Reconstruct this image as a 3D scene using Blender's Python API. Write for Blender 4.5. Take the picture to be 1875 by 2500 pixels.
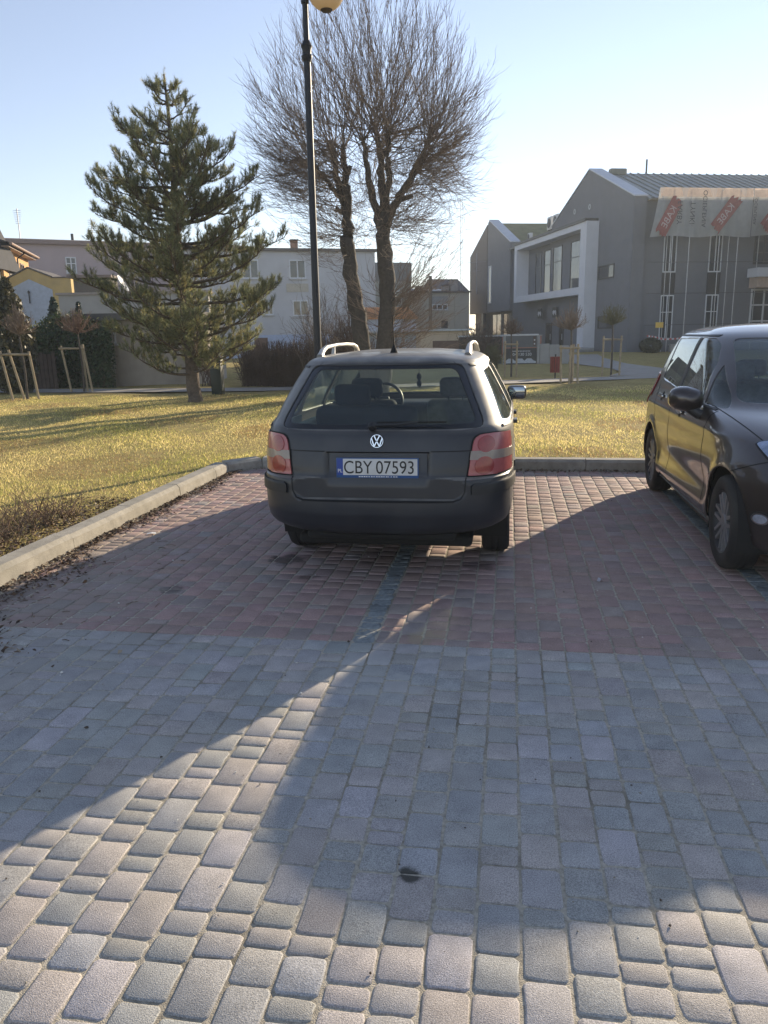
import bpy, bmesh, math, random
import numpy as np
from mathutils import Vector, Matrix

for o in list(bpy.data.objects): bpy.data.objects.remove(o)
S = bpy.context.scene
COL = S.collection
R = math.radians
random.seed(7); rng = np.random.default_rng(7)

# ---------------------------------------------------------------- camera
PITCH, YAW, ROLL, CAMH = 13.0, 9.3, 1.1, 1.63
def cam_basis():
    p, y, r = R(PITCH), R(YAW), R(ROLL)
    f = Vector((-math.sin(y)*math.cos(p), math.cos(y)*math.cos(p), -math.sin(p)))
    rt = Vector((math.cos(y), math.sin(y), 0)); up = rt.cross(f)
    return rt*math.cos(r)-up*math.sin(r), up*math.cos(r)+rt*math.sin(r), f
CR, CU, CF = cam_basis()
cd = bpy.data.cameras.new('camera'); cam = bpy.data.objects.new('camera', cd); COL.objects.link(cam)
cd.sensor_fit = 'VERTICAL'; cd.sensor_height = 36; cd.sensor_width = 27
cd.lens = 36*1878/2500; cd.clip_start = .05; cd.clip_end = 4000
m = Matrix((CR, CU, -CF)).transposed().to_4x4(); m.translation = (0, 0, CAMH); cam.matrix_world = m
S.camera = cam

# ---------------------------------------------------------------- sky, sun, exposure
SUN_AZ, SUN_EL = 27.0, 15.8          # degrees clockwise from +Y, above the horizon
W = bpy.data.worlds.new('World'); S.world = W; W.use_nodes = True
nt = W.node_tree; bg = nt.nodes['Background']
sky = nt.nodes.new('ShaderNodeTexSky'); sky.sky_type = 'NISHITA'; sky.sun_disc = False
sky.sun_elevation = R(SUN_EL); sky.sun_rotation = R(SUN_AZ)
sky.air_density = 1.0; sky.dust_density = 0.0; sky.ozone_density = 1.8; sky.altitude = 80
tint = nt.nodes.new('ShaderNodeMix'); tint.data_type = 'RGBA'; tint.blend_type = 'MULTIPLY'; tint.inputs[0].default_value = 1; tint.inputs[7].default_value = (1.04, .94, 1.0, 1)
nt.links.new(sky.outputs[0], tint.inputs[6]); hs = nt.nodes.new('ShaderNodeHueSaturation'); hs.inputs['Saturation'].default_value = .74
nt.links.new(tint.outputs[2], hs.inputs['Color']); nt.links.new(hs.outputs[0], bg.inputs[0]); bg.inputs[1].default_value = .105
sl = bpy.data.lights.new('sun', 'SUN'); so = bpy.data.objects.new('sun', sl); COL.objects.link(so)
sl.energy = 4.4; sl.angle = R(.53); sl.color = (1, .83, .6)
sd = Vector((math.sin(R(SUN_AZ))*math.cos(R(SUN_EL)), math.cos(R(SUN_AZ))*math.cos(R(SUN_EL)), math.sin(R(SUN_EL))))
so.rotation_euler = sd.to_track_quat('Z', 'Y').to_euler(); so.location = sd*60
S.view_settings.view_transform = 'Standard'; S.view_settings.look = 'None'
S.view_settings.exposure = 1.0; S.view_settings.gamma = 1; S.view_settings.use_curve_mapping = False
S.cycles.transparent_max_bounces = 24
S.render.resolution_x, S.render.resolution_y = 768, 1024

# ---------------------------------------------------------------- materials
MATS = {}
def pm(name, col, rough=.7, var=.12, scale=6., bump=0., bscale=80., metal=0., coat=0., coord='Object', attr=None,
       spec=.5, col2=None, dirt=None, dscale=2., trans=0., damt=.6):
    """Principled material whose colour is varied by noise; attr: a per-piece tone attribute; dirt: colour of worn patches."""
    if name in MATS: return MATS[name]
    M = bpy.data.materials.new(name); M.use_nodes = True; t = M.node_tree; N = t.nodes; L = t.links
    b = N['Principled BSDF']; b.inputs['Roughness'].default_value = rough; b.inputs['Metallic'].default_value = metal
    b.inputs['Coat Weight'].default_value = coat; b.inputs['Coat Roughness'].default_value = .04
    b.inputs['Specular IOR Level'].default_value = spec
    tc = N.new('ShaderNodeTexCoord'); co = tc.outputs['Object' if coord == 'World' else coord]
    if coord == 'World':
        co = N.new('ShaderNodeNewGeometry').outputs['Position']
    n = N.new('ShaderNodeTexNoise'); n.inputs['Scale'].default_value = scale; n.inputs['Detail'].default_value = 6
    n.inputs['Roughness'].default_value = .65
    L.new(co, n.inputs['Vector'])
    mx = N.new('ShaderNodeMix'); mx.data_type = 'RGBA'
    c2 = col2 if col2 else tuple(min(1, c*(1+var)) for c in col)
    c1 = col if col2 else tuple(c*(1-var) for c in col)
    mx.inputs[6].default_value = (*c1, 1); mx.inputs[7].default_value = (*c2, 1)
    rp = N.new('ShaderNodeMapRange'); rp.inputs[1].default_value = .3; rp.inputs[2].default_value = .7
    L.new(n.outputs[0], rp.inputs[0]); L.new(rp.outputs[0], mx.inputs[0])
    out = mx.outputs[2]
    if attr:
        a = N.new('ShaderNodeAttribute'); a.attribute_name = attr
        m2 = N.new('ShaderNodeMix'); m2.data_type = 'RGBA'; m2.blend_type = 'MULTIPLY'; m2.inputs[0].default_value = 1
        L.new(out, m2.inputs[6]); L.new(a.outputs['Color'], m2.inputs[7]); out = m2.outputs[2]
    if dirt:
        n2 = N.new('ShaderNodeTexNoise'); n2.inputs['Scale'].default_value = dscale; n2.inputs['Detail'].default_value = 8
        L.new(co, n2.inputs['Vector'])
        r2 = N.new('ShaderNodeMapRange'); r2.inputs[1].default_value = .48; r2.inputs[2].default_value = .72; r2.inputs[4].default_value = damt
        L.new(n2.outputs[0], r2.inputs[0])
        m3 = N.new('ShaderNodeMix'); m3.data_type = 'RGBA'; m3.inputs[7].default_value = (*dirt, 1)
        L.new(r2.outputs[0], m3.inputs[0]); L.new(out, m3.inputs[6]); out = m3.outputs[2]
    L.new(out, b.inputs['Base Color'])
    if bump:
        n3 = N.new('ShaderNodeTexNoise'); n3.inputs['Scale'].default_value = bscale; n3.inputs['Detail'].default_value = 4
        L.new(co, n3.inputs['Vector'])
        bp = N.new('ShaderNodeBump'); bp.inputs['Strength'].default_value = 1; bp.inputs['Distance'].default_value = bump
        L.new(n3.outputs[0], bp.inputs['Height']); L.new(bp.outputs[0], b.inputs['Normal'])
    if trans:
        tr = N.new('ShaderNodeBsdfTranslucent'); L.new(out, tr.inputs[0])
        ms = N.new('ShaderNodeMixShader'); ms.inputs[0].default_value = trans
        L.new(b.outputs[0], ms.inputs[1]); L.new(tr.outputs[0], ms.inputs[2]); L.new(ms.outputs[0], N['Material Output'].inputs[0])
    MATS[name] = M; return M

def glass_mat(name, tint, dust=.0, dustcol=(.5, .5, .42), refl=1.0, rough=.0):
    """thin pane: tinted see-through plus Fresnel reflection plus a film of dust"""
    if name in MATS: return MATS[name]
    M = bpy.data.materials.new(name); M.use_nodes = True; t = M.node_tree; N = t.nodes; L = t.links
    N.remove(N['Principled BSDF'])
    tr = N.new('ShaderNodeBsdfTransparent'); tr.inputs[0].default_value = (*tint, 1)
    gl = N.new('ShaderNodeBsdfGlossy'); gl.inputs['Roughness'].default_value = rough; gl.inputs[0].default_value = (refl, refl, refl, 1)
    lw = N.new('ShaderNodeLayerWeight'); lw.inputs[0].default_value = .5
    pw = N.new('ShaderNodeMath'); pw.operation = 'POWER'; pw.inputs[1].default_value = 4.5; L.new(lw.outputs['Facing'], pw.inputs[0])
    fr = N.new('ShaderNodeMath'); fr.operation = 'MULTIPLY_ADD'; fr.inputs[1].default_value = .95; fr.inputs[2].default_value = .035; L.new(pw.outputs[0], fr.inputs[0])
    ms = N.new('ShaderNodeMixShader'); L.new(fr.outputs[0], ms.inputs[0]); L.new(tr.outputs[0], ms.inputs[1]); L.new(gl.outputs[0], ms.inputs[2])
    out = ms.outputs[0]
    if dust:
        df = N.new('ShaderNodeBsdfDiffuse'); df.inputs[0].default_value = (*dustcol, 1)
        tl = N.new('ShaderNodeBsdfTranslucent'); tl.inputs[0].default_value = (*dustcol, 1)
        m0 = N.new('ShaderNodeMixShader'); L.new(df.outputs[0], m0.inputs[1]); L.new(tl.outputs[0], m0.inputs[2]); m0.inputs[0].default_value = .6
        nz = N.new('ShaderNodeTexNoise'); nz.inputs['Scale'].default_value = 5; nz.inputs['Detail'].default_value = 8
        tc = N.new('ShaderNodeTexCoord'); L.new(tc.outputs['Object'], nz.inputs['Vector'])
        mr = N.new('ShaderNodeMapRange'); mr.inputs[1].default_value = .3; mr.inputs[2].default_value = .75
        mr.inputs[3].default_value = dust*.6; mr.inputs[4].default_value = dust*1.4
        L.new(nz.outputs[0], mr.inputs[0])
        m2 = N.new('ShaderNodeMixShader'); L.new(mr.outputs[0], m2.inputs[0]); L.new(out, m2.inputs[1]); L.new(m0.outputs[0], m2.inputs[2]); out = m2.outputs[0]
    L.new(out, N['Material Output'].inputs[0]); MATS[name] = M; return M

# ---------------------------------------------------------------- builders
def fast_mesh(name, V, F, tone=None, smooth=False):
    """V (n,3) array, F (m,k) array of equal-sized polygons; tone (m,3) colour per polygon"""
    V = np.asarray(V, np.float32); F = np.asarray(F, np.int32); k = F.shape[1]
    me = bpy.data.meshes.new(name); me.vertices.add(len(V)); me.vertices.foreach_set('co', V.ravel())
    me.loops.add(F.size); me.loops.foreach_set('vertex_index', F.ravel())
    me.polygons.add(len(F)); me.polygons.foreach_set('loop_start', np.arange(len(F), dtype=np.int32)*k)
    if smooth: me.polygons.foreach_set('use_smooth', np.ones(len(F), bool))
    me.update(calc_edges=True)
    if tone is not None:
        a = me.attributes.new('tone', 'FLOAT_COLOR', 'FACE')
        a.data.foreach_set('color', np.concatenate([np.asarray(tone, np.float32), np.ones((len(F), 1), np.float32)], 1).ravel())
    return me
def link(name, me, mat, parent=None, loc=None, rotz=0):
    o = bpy.data.objects.new(name, me); COL.objects.link(o)
    if mat and me is not None and hasattr(me, 'materials') and not me.materials: me.materials.append(mat)
    if parent: o.parent = parent
    if loc is not None: o.location = loc
    if rotz: o.rotation_euler = (0, 0, rotz)
    return o
def tag(o, label=None, cat=None, group=None, kind=None):
    if label: o['label'] = label
    if cat: o['category'] = cat
    if group: o['group'] = group
    if kind: o['kind'] = kind
    return o
def thing(name, label, cat, loc=(0, 0, 0), rotz=0, group=None):
    o = bpy.data.objects.new(name, None); COL.objects.link(o); o.location = loc; o.rotation_euler = (0, 0, rotz)
    o.empty_display_size = .2
    return tag(o, label, cat, group)

class MB:
    def __init__(s): s.v = []; s.f = []; s.sm = []
    def add(s, V, F, smooth=False, M=None):
        b = len(s.v)
        for p in V:
            p = Vector(p); s.v.append(tuple(M @ p) if M else tuple(p))
        for q in F: s.f.append(tuple(i+b for i in q)); s.sm.append(smooth)
        return s
    def box(s, x0, x1, y0, y1, z0, z1, bev=0., M=None):
        if bev <= 0:
            V = [(x, y, z) for z in (z0, z1) for x, y in ((x0, y0), (x1, y0), (x1, y1), (x0, y1))]
            return s.add(V, [(3, 2, 1, 0), (4, 5, 6, 7), (0, 1, 5, 4), (1, 2, 6, 5), (2, 3, 7, 6), (3, 0, 4, 7)], M=M)
        bm = bmesh.new(); bmesh.ops.create_cube(bm, size=1)
        for v in bm.verts: v.co = Vector(((x0+x1)/2+v.co.x*(x1-x0), (y0+y1)/2+v.co.y*(y1-y0), (z0+z1)/2+v.co.z*(z1-z0)))
        bmesh.ops.bevel(bm, geom=bm.edges[:], offset=bev, segments=2 if bev < .03 else 4, profile=.5, affect='EDGES', clamp_overlap=True)
        bm.verts.ensure_lookup_table(); bm.verts.index_update()
        s.add([v.co for v in bm.verts], [[v.index for v in f.verts] for f in bm.faces], True, M); bm.free(); return s
    def prism(s, poly, a, b, axis='z', M=None):
        """extrude a 2-D polygon from a to b along an axis; poly coordinates are the two other axes in order"""
        n = len(poly)
        def P(u, v, w): return {'z': (u, v, w), 'y': (u, w, v), 'x': (w, u, v)}[axis]
        V = [P(u, v, a) for u, v in poly]+[P(u, v, b) for u, v in poly]
        F = [tuple(range(n)), tuple(range(n, 2*n))[::-1]]+[(i, i+n, (i+1) % n+n, (i+1) % n) for i in range(n)]
        return s.add(V, F, M=M)
    def lathe(s, prof, n=20, M=None, cap=True, smooth=True):
        """profile (r,z) revolved round z"""
        V = []; F = []
        for r, z in prof: V += [(r*math.cos(2*math.pi*i/n), r*math.sin(2*math.pi*i/n), z) for i in range(n)]
        for j in range(len(prof)-1):
            for i in range(n):
                F.append((j*n+i, j*n+(i+1) % n, (j+1)*n+(i+1) % n, (j+1)*n+i))
        if cap: F += [tuple(range(n))[::-1], tuple(range((len(prof)-1)*n, len(prof)*n))]
        return s.add(V, F, smooth, M)
    def tube(s, pts, r, n=8, M=None):
        pts = [Vector(p) for p in pts]; rr = r if hasattr(r, '__len__') else [r]*len(pts)
        V = []; F = []; up = Vector((0, 0, 1))
        for i, p in enumerate(pts):
            d = (pts[min(i+1, len(pts)-1)]-pts[max(i-1, 0)]).normalized()
            a = d.cross(up if abs(d.z) < .95 else Vector((1, 0, 0))).normalized(); b = a.cross(d)
            V += [p+(a*math.cos(2*math.pi*k/n)+b*math.sin(2*math.pi*k/n))*rr[i] for k in range(n)]
        for i in range(len(pts)-1):
            for k in range(n): F.append((i*n+k, i*n+(k+1) % n, (i+1)*n+(k+1) % n, (i+1)*n+k))
        F += [tuple(range(n)), tuple(range((len(pts)-1)*n, len(pts)*n))[::-1]]
        return s.add(V, F, True, M)
    def build(s, name, mat, parent=None, loc=None, rotz=0, fix=True):
        me = bpy.data.meshes.new(name); me.from_pydata(s.v, [], s.f)
        me.polygons.foreach_set('use_smooth', s.sm); me.update()
        if fix:
            bm = bmesh.new(); bm.from_mesh(me); bmesh.ops.recalc_face_normals(bm, faces=bm.faces); bm.to_mesh(me); bm.free()
        if any(s.sm): me.set_sharp_from_angle(angle=R(40))
        return link(name, me, mat, parent, loc, rotz)

def strands(P, Rr, sides=3):
    """P (n,k,3) paths, Rr (n,k) radii -> verts, quad faces"""
    n, k, _ = P.shape
    T = np.gradient(P, axis=1); T /= np.linalg.norm(T, axis=2, keepdims=True)+1e-9
    ref = np.where(np.abs(T[..., 2:3]) < .9, np.array([0, 0, 1.]), np.array([1., 0, 0]))
    A = np.cross(T, ref); A /= np.linalg.norm(A, axis=2, keepdims=True)+1e-9; B = np.cross(A, T)
    ang = np.arange(sides)*2*np.pi/sides
    V = P[:, :, None, :]+(A[:, :, None, :]*np.cos(ang)[None, None, :, None]+B[:, :, None, :]*np.sin(ang)[None, None, :, None])*Rr[:, :, None, None]
    idx = np.arange(n*k*sides).reshape(n, k, sides); j = np.roll(idx, -1, axis=2)
    F = np.stack([idx[:, :-1], j[:, :-1], j[:, 1:], idx[:, 1:]], -1).reshape(-1, 4)
    return V.reshape(-1, 3), F
def join_vf(parts):
    Vs, Fs, b = [], [], 0
    for V, F in parts: Vs.append(V); Fs.append(F+b); b += len(V)
    return np.concatenate(Vs), np.concatenate(Fs)
def unit(v): return v/(np.linalg.norm(v, axis=-1, keepdims=True)+1e-9)
def bez(a, b, c, k):
    t = np.linspace(0, 1, k)[None, :, None]
    return a[:, None]*(1-t)**2+2*b[:, None]*t*(1-t)+c[:, None]*t*t
def text_mesh(name, s, size, mat, parent, M, ext=.001, align='CENTER', sx=1.):
    cu = bpy.data.curves.new(name, 'FONT'); cu.body = s; cu.size = size; cu.align_x = align; cu.extrude = ext
    t = bpy.data.objects.new(name, cu); COL.objects.link(t); bpy.context.view_layer.update()
    me = bpy.data.meshes.new_from_object(t.evaluated_get(bpy.context.evaluated_depsgraph_get()))
    bpy.data.objects.remove(t); bpy.data.curves.remove(cu)
    me.transform(M @ Matrix.Diagonal((sx, 1, 1, 1)))
    return link(name, me, mat, parent)
def plane_obj(name, poly, z, mat, parent=None):
    me = bpy.data.meshes.new(name); me.from_pydata([(x, y, z) for x, y in poly], [], [tuple(range(len(poly)))]); me.update()
    return link(name, me, mat, parent)
def clamp01(a): return np.clip(a, 0, 1)
def sstep(a, b, x):
    t = np.clip((np.asarray(x, float)-a)/(b-a), 0, 1); return t*t*(3-2*t)
# ================================================================ ground, paving, kerbs, lawn, paths
def spots_mat(M, spots):
    """add irregular stains (x, y, radius, colour, strength) to a paving material"""
    t = M.node_tree; N = t.nodes; L = t.links; b = N['Principled BSDF']
    out = b.inputs['Base Color'].links[0].from_socket
    g = N.new('ShaderNodeNewGeometry'); nz = N.new('ShaderNodeTexNoise'); nz.inputs['Scale'].default_value = 14; nz.inputs['Detail'].default_value = 5
    L.new(g.outputs['Position'], nz.inputs['Vector'])
    for x, y, r, c, s in spots:
        d = N.new('ShaderNodeVectorMath'); d.operation = 'DISTANCE'; d.inputs[1].default_value = (x, y, 0); L.new(g.outputs['Position'], d.inputs[0])
        ad = N.new('ShaderNodeMath'); ad.operation = 'MULTIPLY_ADD'; ad.inputs[1].default_value = -r*2.4; L.new(nz.outputs[0], ad.inputs[0]); L.new(d.outputs['Value'], ad.inputs[2])
        mr = N.new('ShaderNodeMapRange'); mr.inputs[1].default_value = r*.05; mr.inputs[2].default_value = -r*.45; mr.inputs[3].default_value = 0; mr.inputs[4].default_value = s
        L.new(ad.outputs[0], mr.inputs[0])
        mx = N.new('ShaderNodeMix'); mx.data_type = 'RGBA'; mx.inputs[7].default_value = (*c, 1)
        L.new(mr.outputs[0], mx.inputs[0]); L.new(out, mx.inputs[6]); out = mx.outputs[2]
    L.new(out, b.inputs['Base Color'])
GREYP = pm('grey_concrete_paver', (.37, .36, .35), .78, .16, 9, bump=.002, bscale=300, coord='World', attr='tone', dirt=(.41, .38, .33), dscale=1.3, damt=.55, spec=.35)
REDP = pm('red_concrete_paver', (.36, .255, .23), .78, .16, 9, bump=.002, bscale=300, coord='World', attr='tone', dirt=(.31, .245, .21), dscale=1.1, damt=.5, spec=.35)
SETT = pm('granite_sett', (.2, .215, .215), .7, .35, 40, bump=.003, bscale=120, coord='World', attr='tone')
SAND = pm('joint_sand', (.45, .41, .33), .95, .4, 60, bump=.004, bscale=260, coord='World', dirt=(.14, .125, .09), dscale=2.2, damt=.85)
CONC = pm('kerb_concrete', (.34, .32, .275), .88, .25, 12, bump=.004, bscale=110, coord='World', dirt=(.17, .16, .12), dscale=3, damt=.6)
SOIL = pm('soil', (.1, .075, .05), .95, .4, 14, bump=.02, bscale=40, coord='World')
def speckle(M, amt, scale):
    t = M.node_tree; N = t.nodes; L = t.links; b = N['Principled BSDF']; g = N.new('ShaderNodeNewGeometry'); out = b.inputs['Base Color'].links[0].from_socket
    n = N.new('ShaderNodeTexNoise'); n.inputs['Scale'].default_value = scale; n.inputs['Detail'].default_value = 2; L.new(g.outputs['Position'], n.inputs['Vector'])
    r = N.new('ShaderNodeMapRange'); r.inputs[1].default_value = .3; r.inputs[2].default_value = .7; r.inputs[3].default_value = 1-amt; r.inputs[4].default_value = 1+amt; L.new(n.outputs[0], r.inputs[0])
    m_ = N.new('ShaderNodeMix'); m_.data_type = 'RGBA'; m_.blend_type = 'MULTIPLY'; m_.inputs[0].default_value = 1; L.new(out, m_.inputs[6]); L.new(r.outputs[0], m_.inputs[7]); L.new(m_.outputs[2], b.inputs['Base Color'])
speckle(GREYP, .38, 260); speckle(REDP, .3, 260)
cem = (.42, .42, .4); oil = (.02, .018, .017)
spots_mat(GREYP, [(-.72, 3.52, .17, cem, .55), (-.5, 3.33, .12, cem, .6), (-.62, 3.26, .09, cem, .5), (-.27, 2.05, .035, (.04, .04, .03), .9), (-2.2, 3.5, .5, (.3, .29, .27), .4), (-3.1, 3.4, .5, (.33, .31, .27), .5)])
spots_mat(REDP, [(-1.62, 5.35, .12, oil, .75), (-1.35, 4.95, .06, oil, .5), (-2.2, 4.6, .08, oil, .6), (-.9, 5.5, .22, oil, .35), (-.2, 5.35, .12, oil, .5), (-2.9, 4.4, .6, (.3, .27, .23), .5), (-3.1, 5.6, .5, (.28, .25, .2), .5), (-.45, 3.95, .1, (.33, .27, .19), .6)])

# the ground to the horizon: one soil sheet under everything
g = plane_obj('ground', [(-1500, -600), (1500, -600), (1500, 2500), (-1500, 2500)], -.06, pm('ground_soil', (.16, .14, .085), .95, .3, .4, coord='World')); tag(g, 'bare earth ground', None, kind='structure')
bed = plane_obj('parking_bay', [(-3.42, 3.85), (30, 3.85), (30, 9.32), (-3.42, 9.32)], -.0042, SAND); tag(bed, 'red brown paved parking bays with sandy joints', kind='structure')
bed2 = plane_obj('roadway', [(-6, -14), (30, -14), (30, 3.85), (-6, 3.85)], -.0042, SAND); tag(bed2, 'grey block paved roadway with sandy joints', kind='structure')

def far_paving(name, base, poly, parent):
    M = pm(name, base, .8, .15, 9, coord='World'); t = M.node_tree; N = t.nodes; L = t.links
    br = N.new('ShaderNodeTexBrick'); br.inputs['Scale'].default_value = 1; br.inputs['Brick Width'].default_value = .14; br.inputs['Row Height'].default_value = .1265
    br.inputs['Mortar Size'].default_value = .006
    br.inputs['Color1'].default_value = (*base, 1); br.inputs['Color2'].default_value = (*[c*.8 for c in base], 1); br.inputs['Mortar'].default_value = (.3, .27, .2, 1)
    mp = N.new('ShaderNodeMapping'); mp.inputs['Rotation'].default_value = (0, 0, R(90))
    g = N.new('ShaderNodeNewGeometry'); L.new(g.outputs['Position'], mp.inputs[0]); L.new(mp.outputs[0], br.inputs['Vector'])
    L.new(br.outputs[0], N['Principled BSDF'].inputs['Base Color'])
    o = plane_obj('far_paving', poly, -.0005, M, parent); return o
far_paving('far_grey_paving', (.24, .24, .245), [(4.12, -14), (30, -14), (30, 3.84), (4.12, 3.84)], bed2)
far_paving('near_grey_paving', (.24, .24, .245), [(-6, -14), (4.11, -14), (4.11, .6), (-6, .6)], bed2)
far_paving('far_red_paving', (.19, .13, .12), [(4.12, 3.86), (30, 3.86), (30, 9.3), (4.12, 9.3)], bed)

COLW, X0 = .1265, -3.355
LENS = [.075, .095, .13, .13, .17, .19]
def paver_vf(l, w, seed, rough=False):
    r = np.random.default_rng(seed); c = .0095 if not rough else .012
    hx, hy = (w-.0075)/2, (l-.0075)/2
    def ring(ins, z, j):
        x, y = hx-ins, hy-ins; k = c
        P = np.array([(-x+k, -y), (0, -y), (x-k, -y), (x, -y+k), (x, 0), (x, y-k), (x-k, y), (0, y), (-x+k, y), (-x, y-k), (-x, 0), (-x, -y+k)])
        return np.c_[P+j, np.full(12, z)]
    j = r.normal(0, .0012 if not rough else .005, (12, 2))
    V = np.concatenate([ring(0, -.05, j), ring(0, -.0055, j), ring(.0022, -.0014, j), ring(.0055, 0, j*1.3), [[0, 0, .0003]]])
    if rough: V[36:48, 2] += r.normal(0, .003, 12)
    F = []
    for a in range(3):
        for i in range(12): F.append((a*12+i, a*12+(i+1) % 12, (a+1)*12+(i+1) % 12, (a+1)*12+i))
    for i in range(0, 12, 2): F.append((36+i, 36+(i+1) % 12, 36+(i+2) % 12, 48))
    return V, np.array(F)
LSET = sorted(set(LENS)); VAR = {}
def variant(l, kind, s):
    key = (l, kind, s)
    if key not in VAR: VAR[key] = paver_vf(l, COLW if kind != 'sett' else .118, hash((round(l*1000), s)) % 9999+(50 if kind == 'sett' else 0), kind == 'sett')
    return VAR[key]
PV = {'grey': [], 'red': [], 'sett': []}
def fill(i, y, yend, sgn, kind):
    x = X0+(i+.5)*COLW
    first = True
    while (y < yend-.04 if sgn > 0 else y > yend+.04):
        l = .1 if kind == 'sett' else random.choice(LENS)
        if first and kind != 'sett': l = random.choice([.095, .13, .17]); first = False
        if abs(yend-y) < l+.05: l = min(LSET, key=lambda q: abs(q-abs(yend-y)))
        yc = y+sgn*l/2
        PV[kind].append((x+random.gauss(0, .0012), yc, l, random.randrange(5), random.gauss(0, .0008), random.gauss(0, .008), random.gauss(0, .006), random.gauss(0, .006)))
        y += sgn*l
for i in range(-1, 59):
    fill(i, 3.85+random.uniform(-.006, .006), .6, -1, 'grey')
    if i >= 0: fill(i, 3.852+random.uniform(-.006, .006), 9.26, 1, 'sett' if i in (20, 39) else 'red')
for i in range(-22, -1): fill(i, 3.84, .6, -1, 'grey')

def inview(x, y):
    v = Vector((x, y, 0))-Vector((0, 0, CAMH)); d = v.dot(CF)
    if d < .2: return False
    px, py = 1878*v.dot(CR)/d, 1878*v.dot(CU)/d
    if abs(px) > 950 or abs(py) > 1262: return False
    if -1.75 < x < .05 and y > 5.1: return False
    if x > 1.4 and y > 4.4: return False
    return True
def tone(kind, s, k):
    r = np.random.default_rng(s*31+k*7+len(kind)); a = r.uniform(.88, 1.12)
    t = np.array([1+r.normal(0, .03), 1, 1+r.normal(0, .03)])*a
    if kind == 'red' and r.random() < .2: t *= np.array([.92, 1.08, 1.12])
    if kind == 'sett': t = np.array([.97, 1, 1.02])*r.uniform(.8, 1.3)
    return t
MESH = {}
def lay(kind, mat, parent, name, limit=300):
    P = sorted(PV[kind], key=lambda p: (not inview(p[0], p[1]), p[0]**2+p[1]**2))
    near, rest = P[:limit], P[limit:]
    for x, y, l, s, dz, rz, rx, ry in near:
        key = (kind, l, s)
        if key not in MESH:
            V, F = variant(l, kind, s); MESH[key] = fast_mesh(name, V, F, np.tile(tone(kind, s, int(l*1000)), (len(F), 1)))
            MESH[key].materials.append(mat)
        o = bpy.data.objects.new(name, MESH[key]); COL.objects.link(o); o.parent = parent
        o.location = (x, y, dz); o.rotation_euler = (rx, ry, rz)
    if rest:
        parts = []; tn = []
        for n, (x, y, l, s, dz, rz, rx, ry) in enumerate(rest):
            V, F = variant(l, kind, s); c, sn = math.cos(rz), math.sin(rz)
            W_ = np.empty_like(V); W_[:, 0] = x+V[:, 0]*c-V[:, 1]*sn; W_[:, 1] = y+V[:, 0]*sn+V[:, 1]*c; W_[:, 2] = V[:, 2]+dz+V[:, 1]*rx-V[:, 0]*ry
            parts.append((W_, F)); tn.append(np.tile(tone(kind, s, n % 40), (len(F), 1)))
        V, F = join_vf(parts); o = link(name+'_field', fast_mesh(name+'_field', V, F, np.concatenate(tn)), mat, parent); o['kind'] = 'stuff'
lay('grey', GREYP, bed2, 'paver'); lay('red', REDP, bed, 'paver'); lay('sett', SETT, bed, 'granite_sett', 60)

# kerbs: one run of stones along the left side, one along the back
KP = [(.012, -.06), (0, .10), (-.03, .132), (-.15, .137), (-.15, -.06)]      # profile: (across, up), face at 0
def kerb_run(name, label, a, b, pitch, first=0.):
    a, b = Vector(a), Vector(b); d = (b-a).normalized(); n = Vector((d.y, -d.x))
    root = thing(name, label, None); root['kind'] = 'structure'
    L_ = (b-a).length; s = first; k = 0
    while s < L_-.05:
        e = min(s+pitch, L_); mb = MB(); V = []
        dz = random.gauss(0, .004); dn = random.gauss(0, .004)
        for q in (s+.004, e-.004):
            for w, z in KP: p = a+d*q+n*(w+dn); V.append((p.x, p.y, z+dz if z > 0 else z))
        mb.add(V, [(0, 1, 2, 3, 4), (9, 8, 7, 6, 5)]+[(i, i+5, (i+1) % 5+5, (i+1) % 5) for i in range(5)])
        mb.build('kerb_stone', CONC, root); s = e; k += 1
    return root
# n = right of travel; the face looks that way, so run the left kerb towards +Y and the back kerb towards -X
kerb_run('kerb_left', 'worn concrete kerb between the lawn and the parking bays', (-3.4, -2.8), (-3.4, 8.93), 1.03, 0)
def kerb_back():
    root = thing('kerb_back', 'shaded concrete kerb along the head of the parking bays', None); root['kind'] = 'structure'
    x = -3.08
    while x < 14:
        mb = MB(); V = []; dz = random.gauss(0, .003)
        for q in (x+.004, x+.996):
            for w, z in KP: V.append((q, 9.3-w, z+dz if z > 0 else z))
        mb.add(V, [(0, 1, 2, 3, 4), (9, 8, 7, 6, 5)]+[(i, i+5, (i+1) % 5+5, (i+1) % 5) for i in range(5)]); mb.build('kerb_stone', CONC, root); x += 1
    mb = MB(); P0, P1 = Vector((-3.4, 8.94)), Vector((-3.085, 9.3)); d = (P1-P0).normalized(); n = Vector((d.y, -d.x)); V = []
    for q in (0, (P1-P0).length):
        for w, z in KP: p = P0+d*q+n*w; V.append((p.x, p.y, z))
    mb.add(V, [(0, 1, 2, 3, 4), (9, 8, 7, 6, 5)]+[(i, i+5, (i+1) % 5+5, (i+1) % 5) for i in range(5)]); mb.build('corner_stone', CONC, root)
kerb_back()

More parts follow.
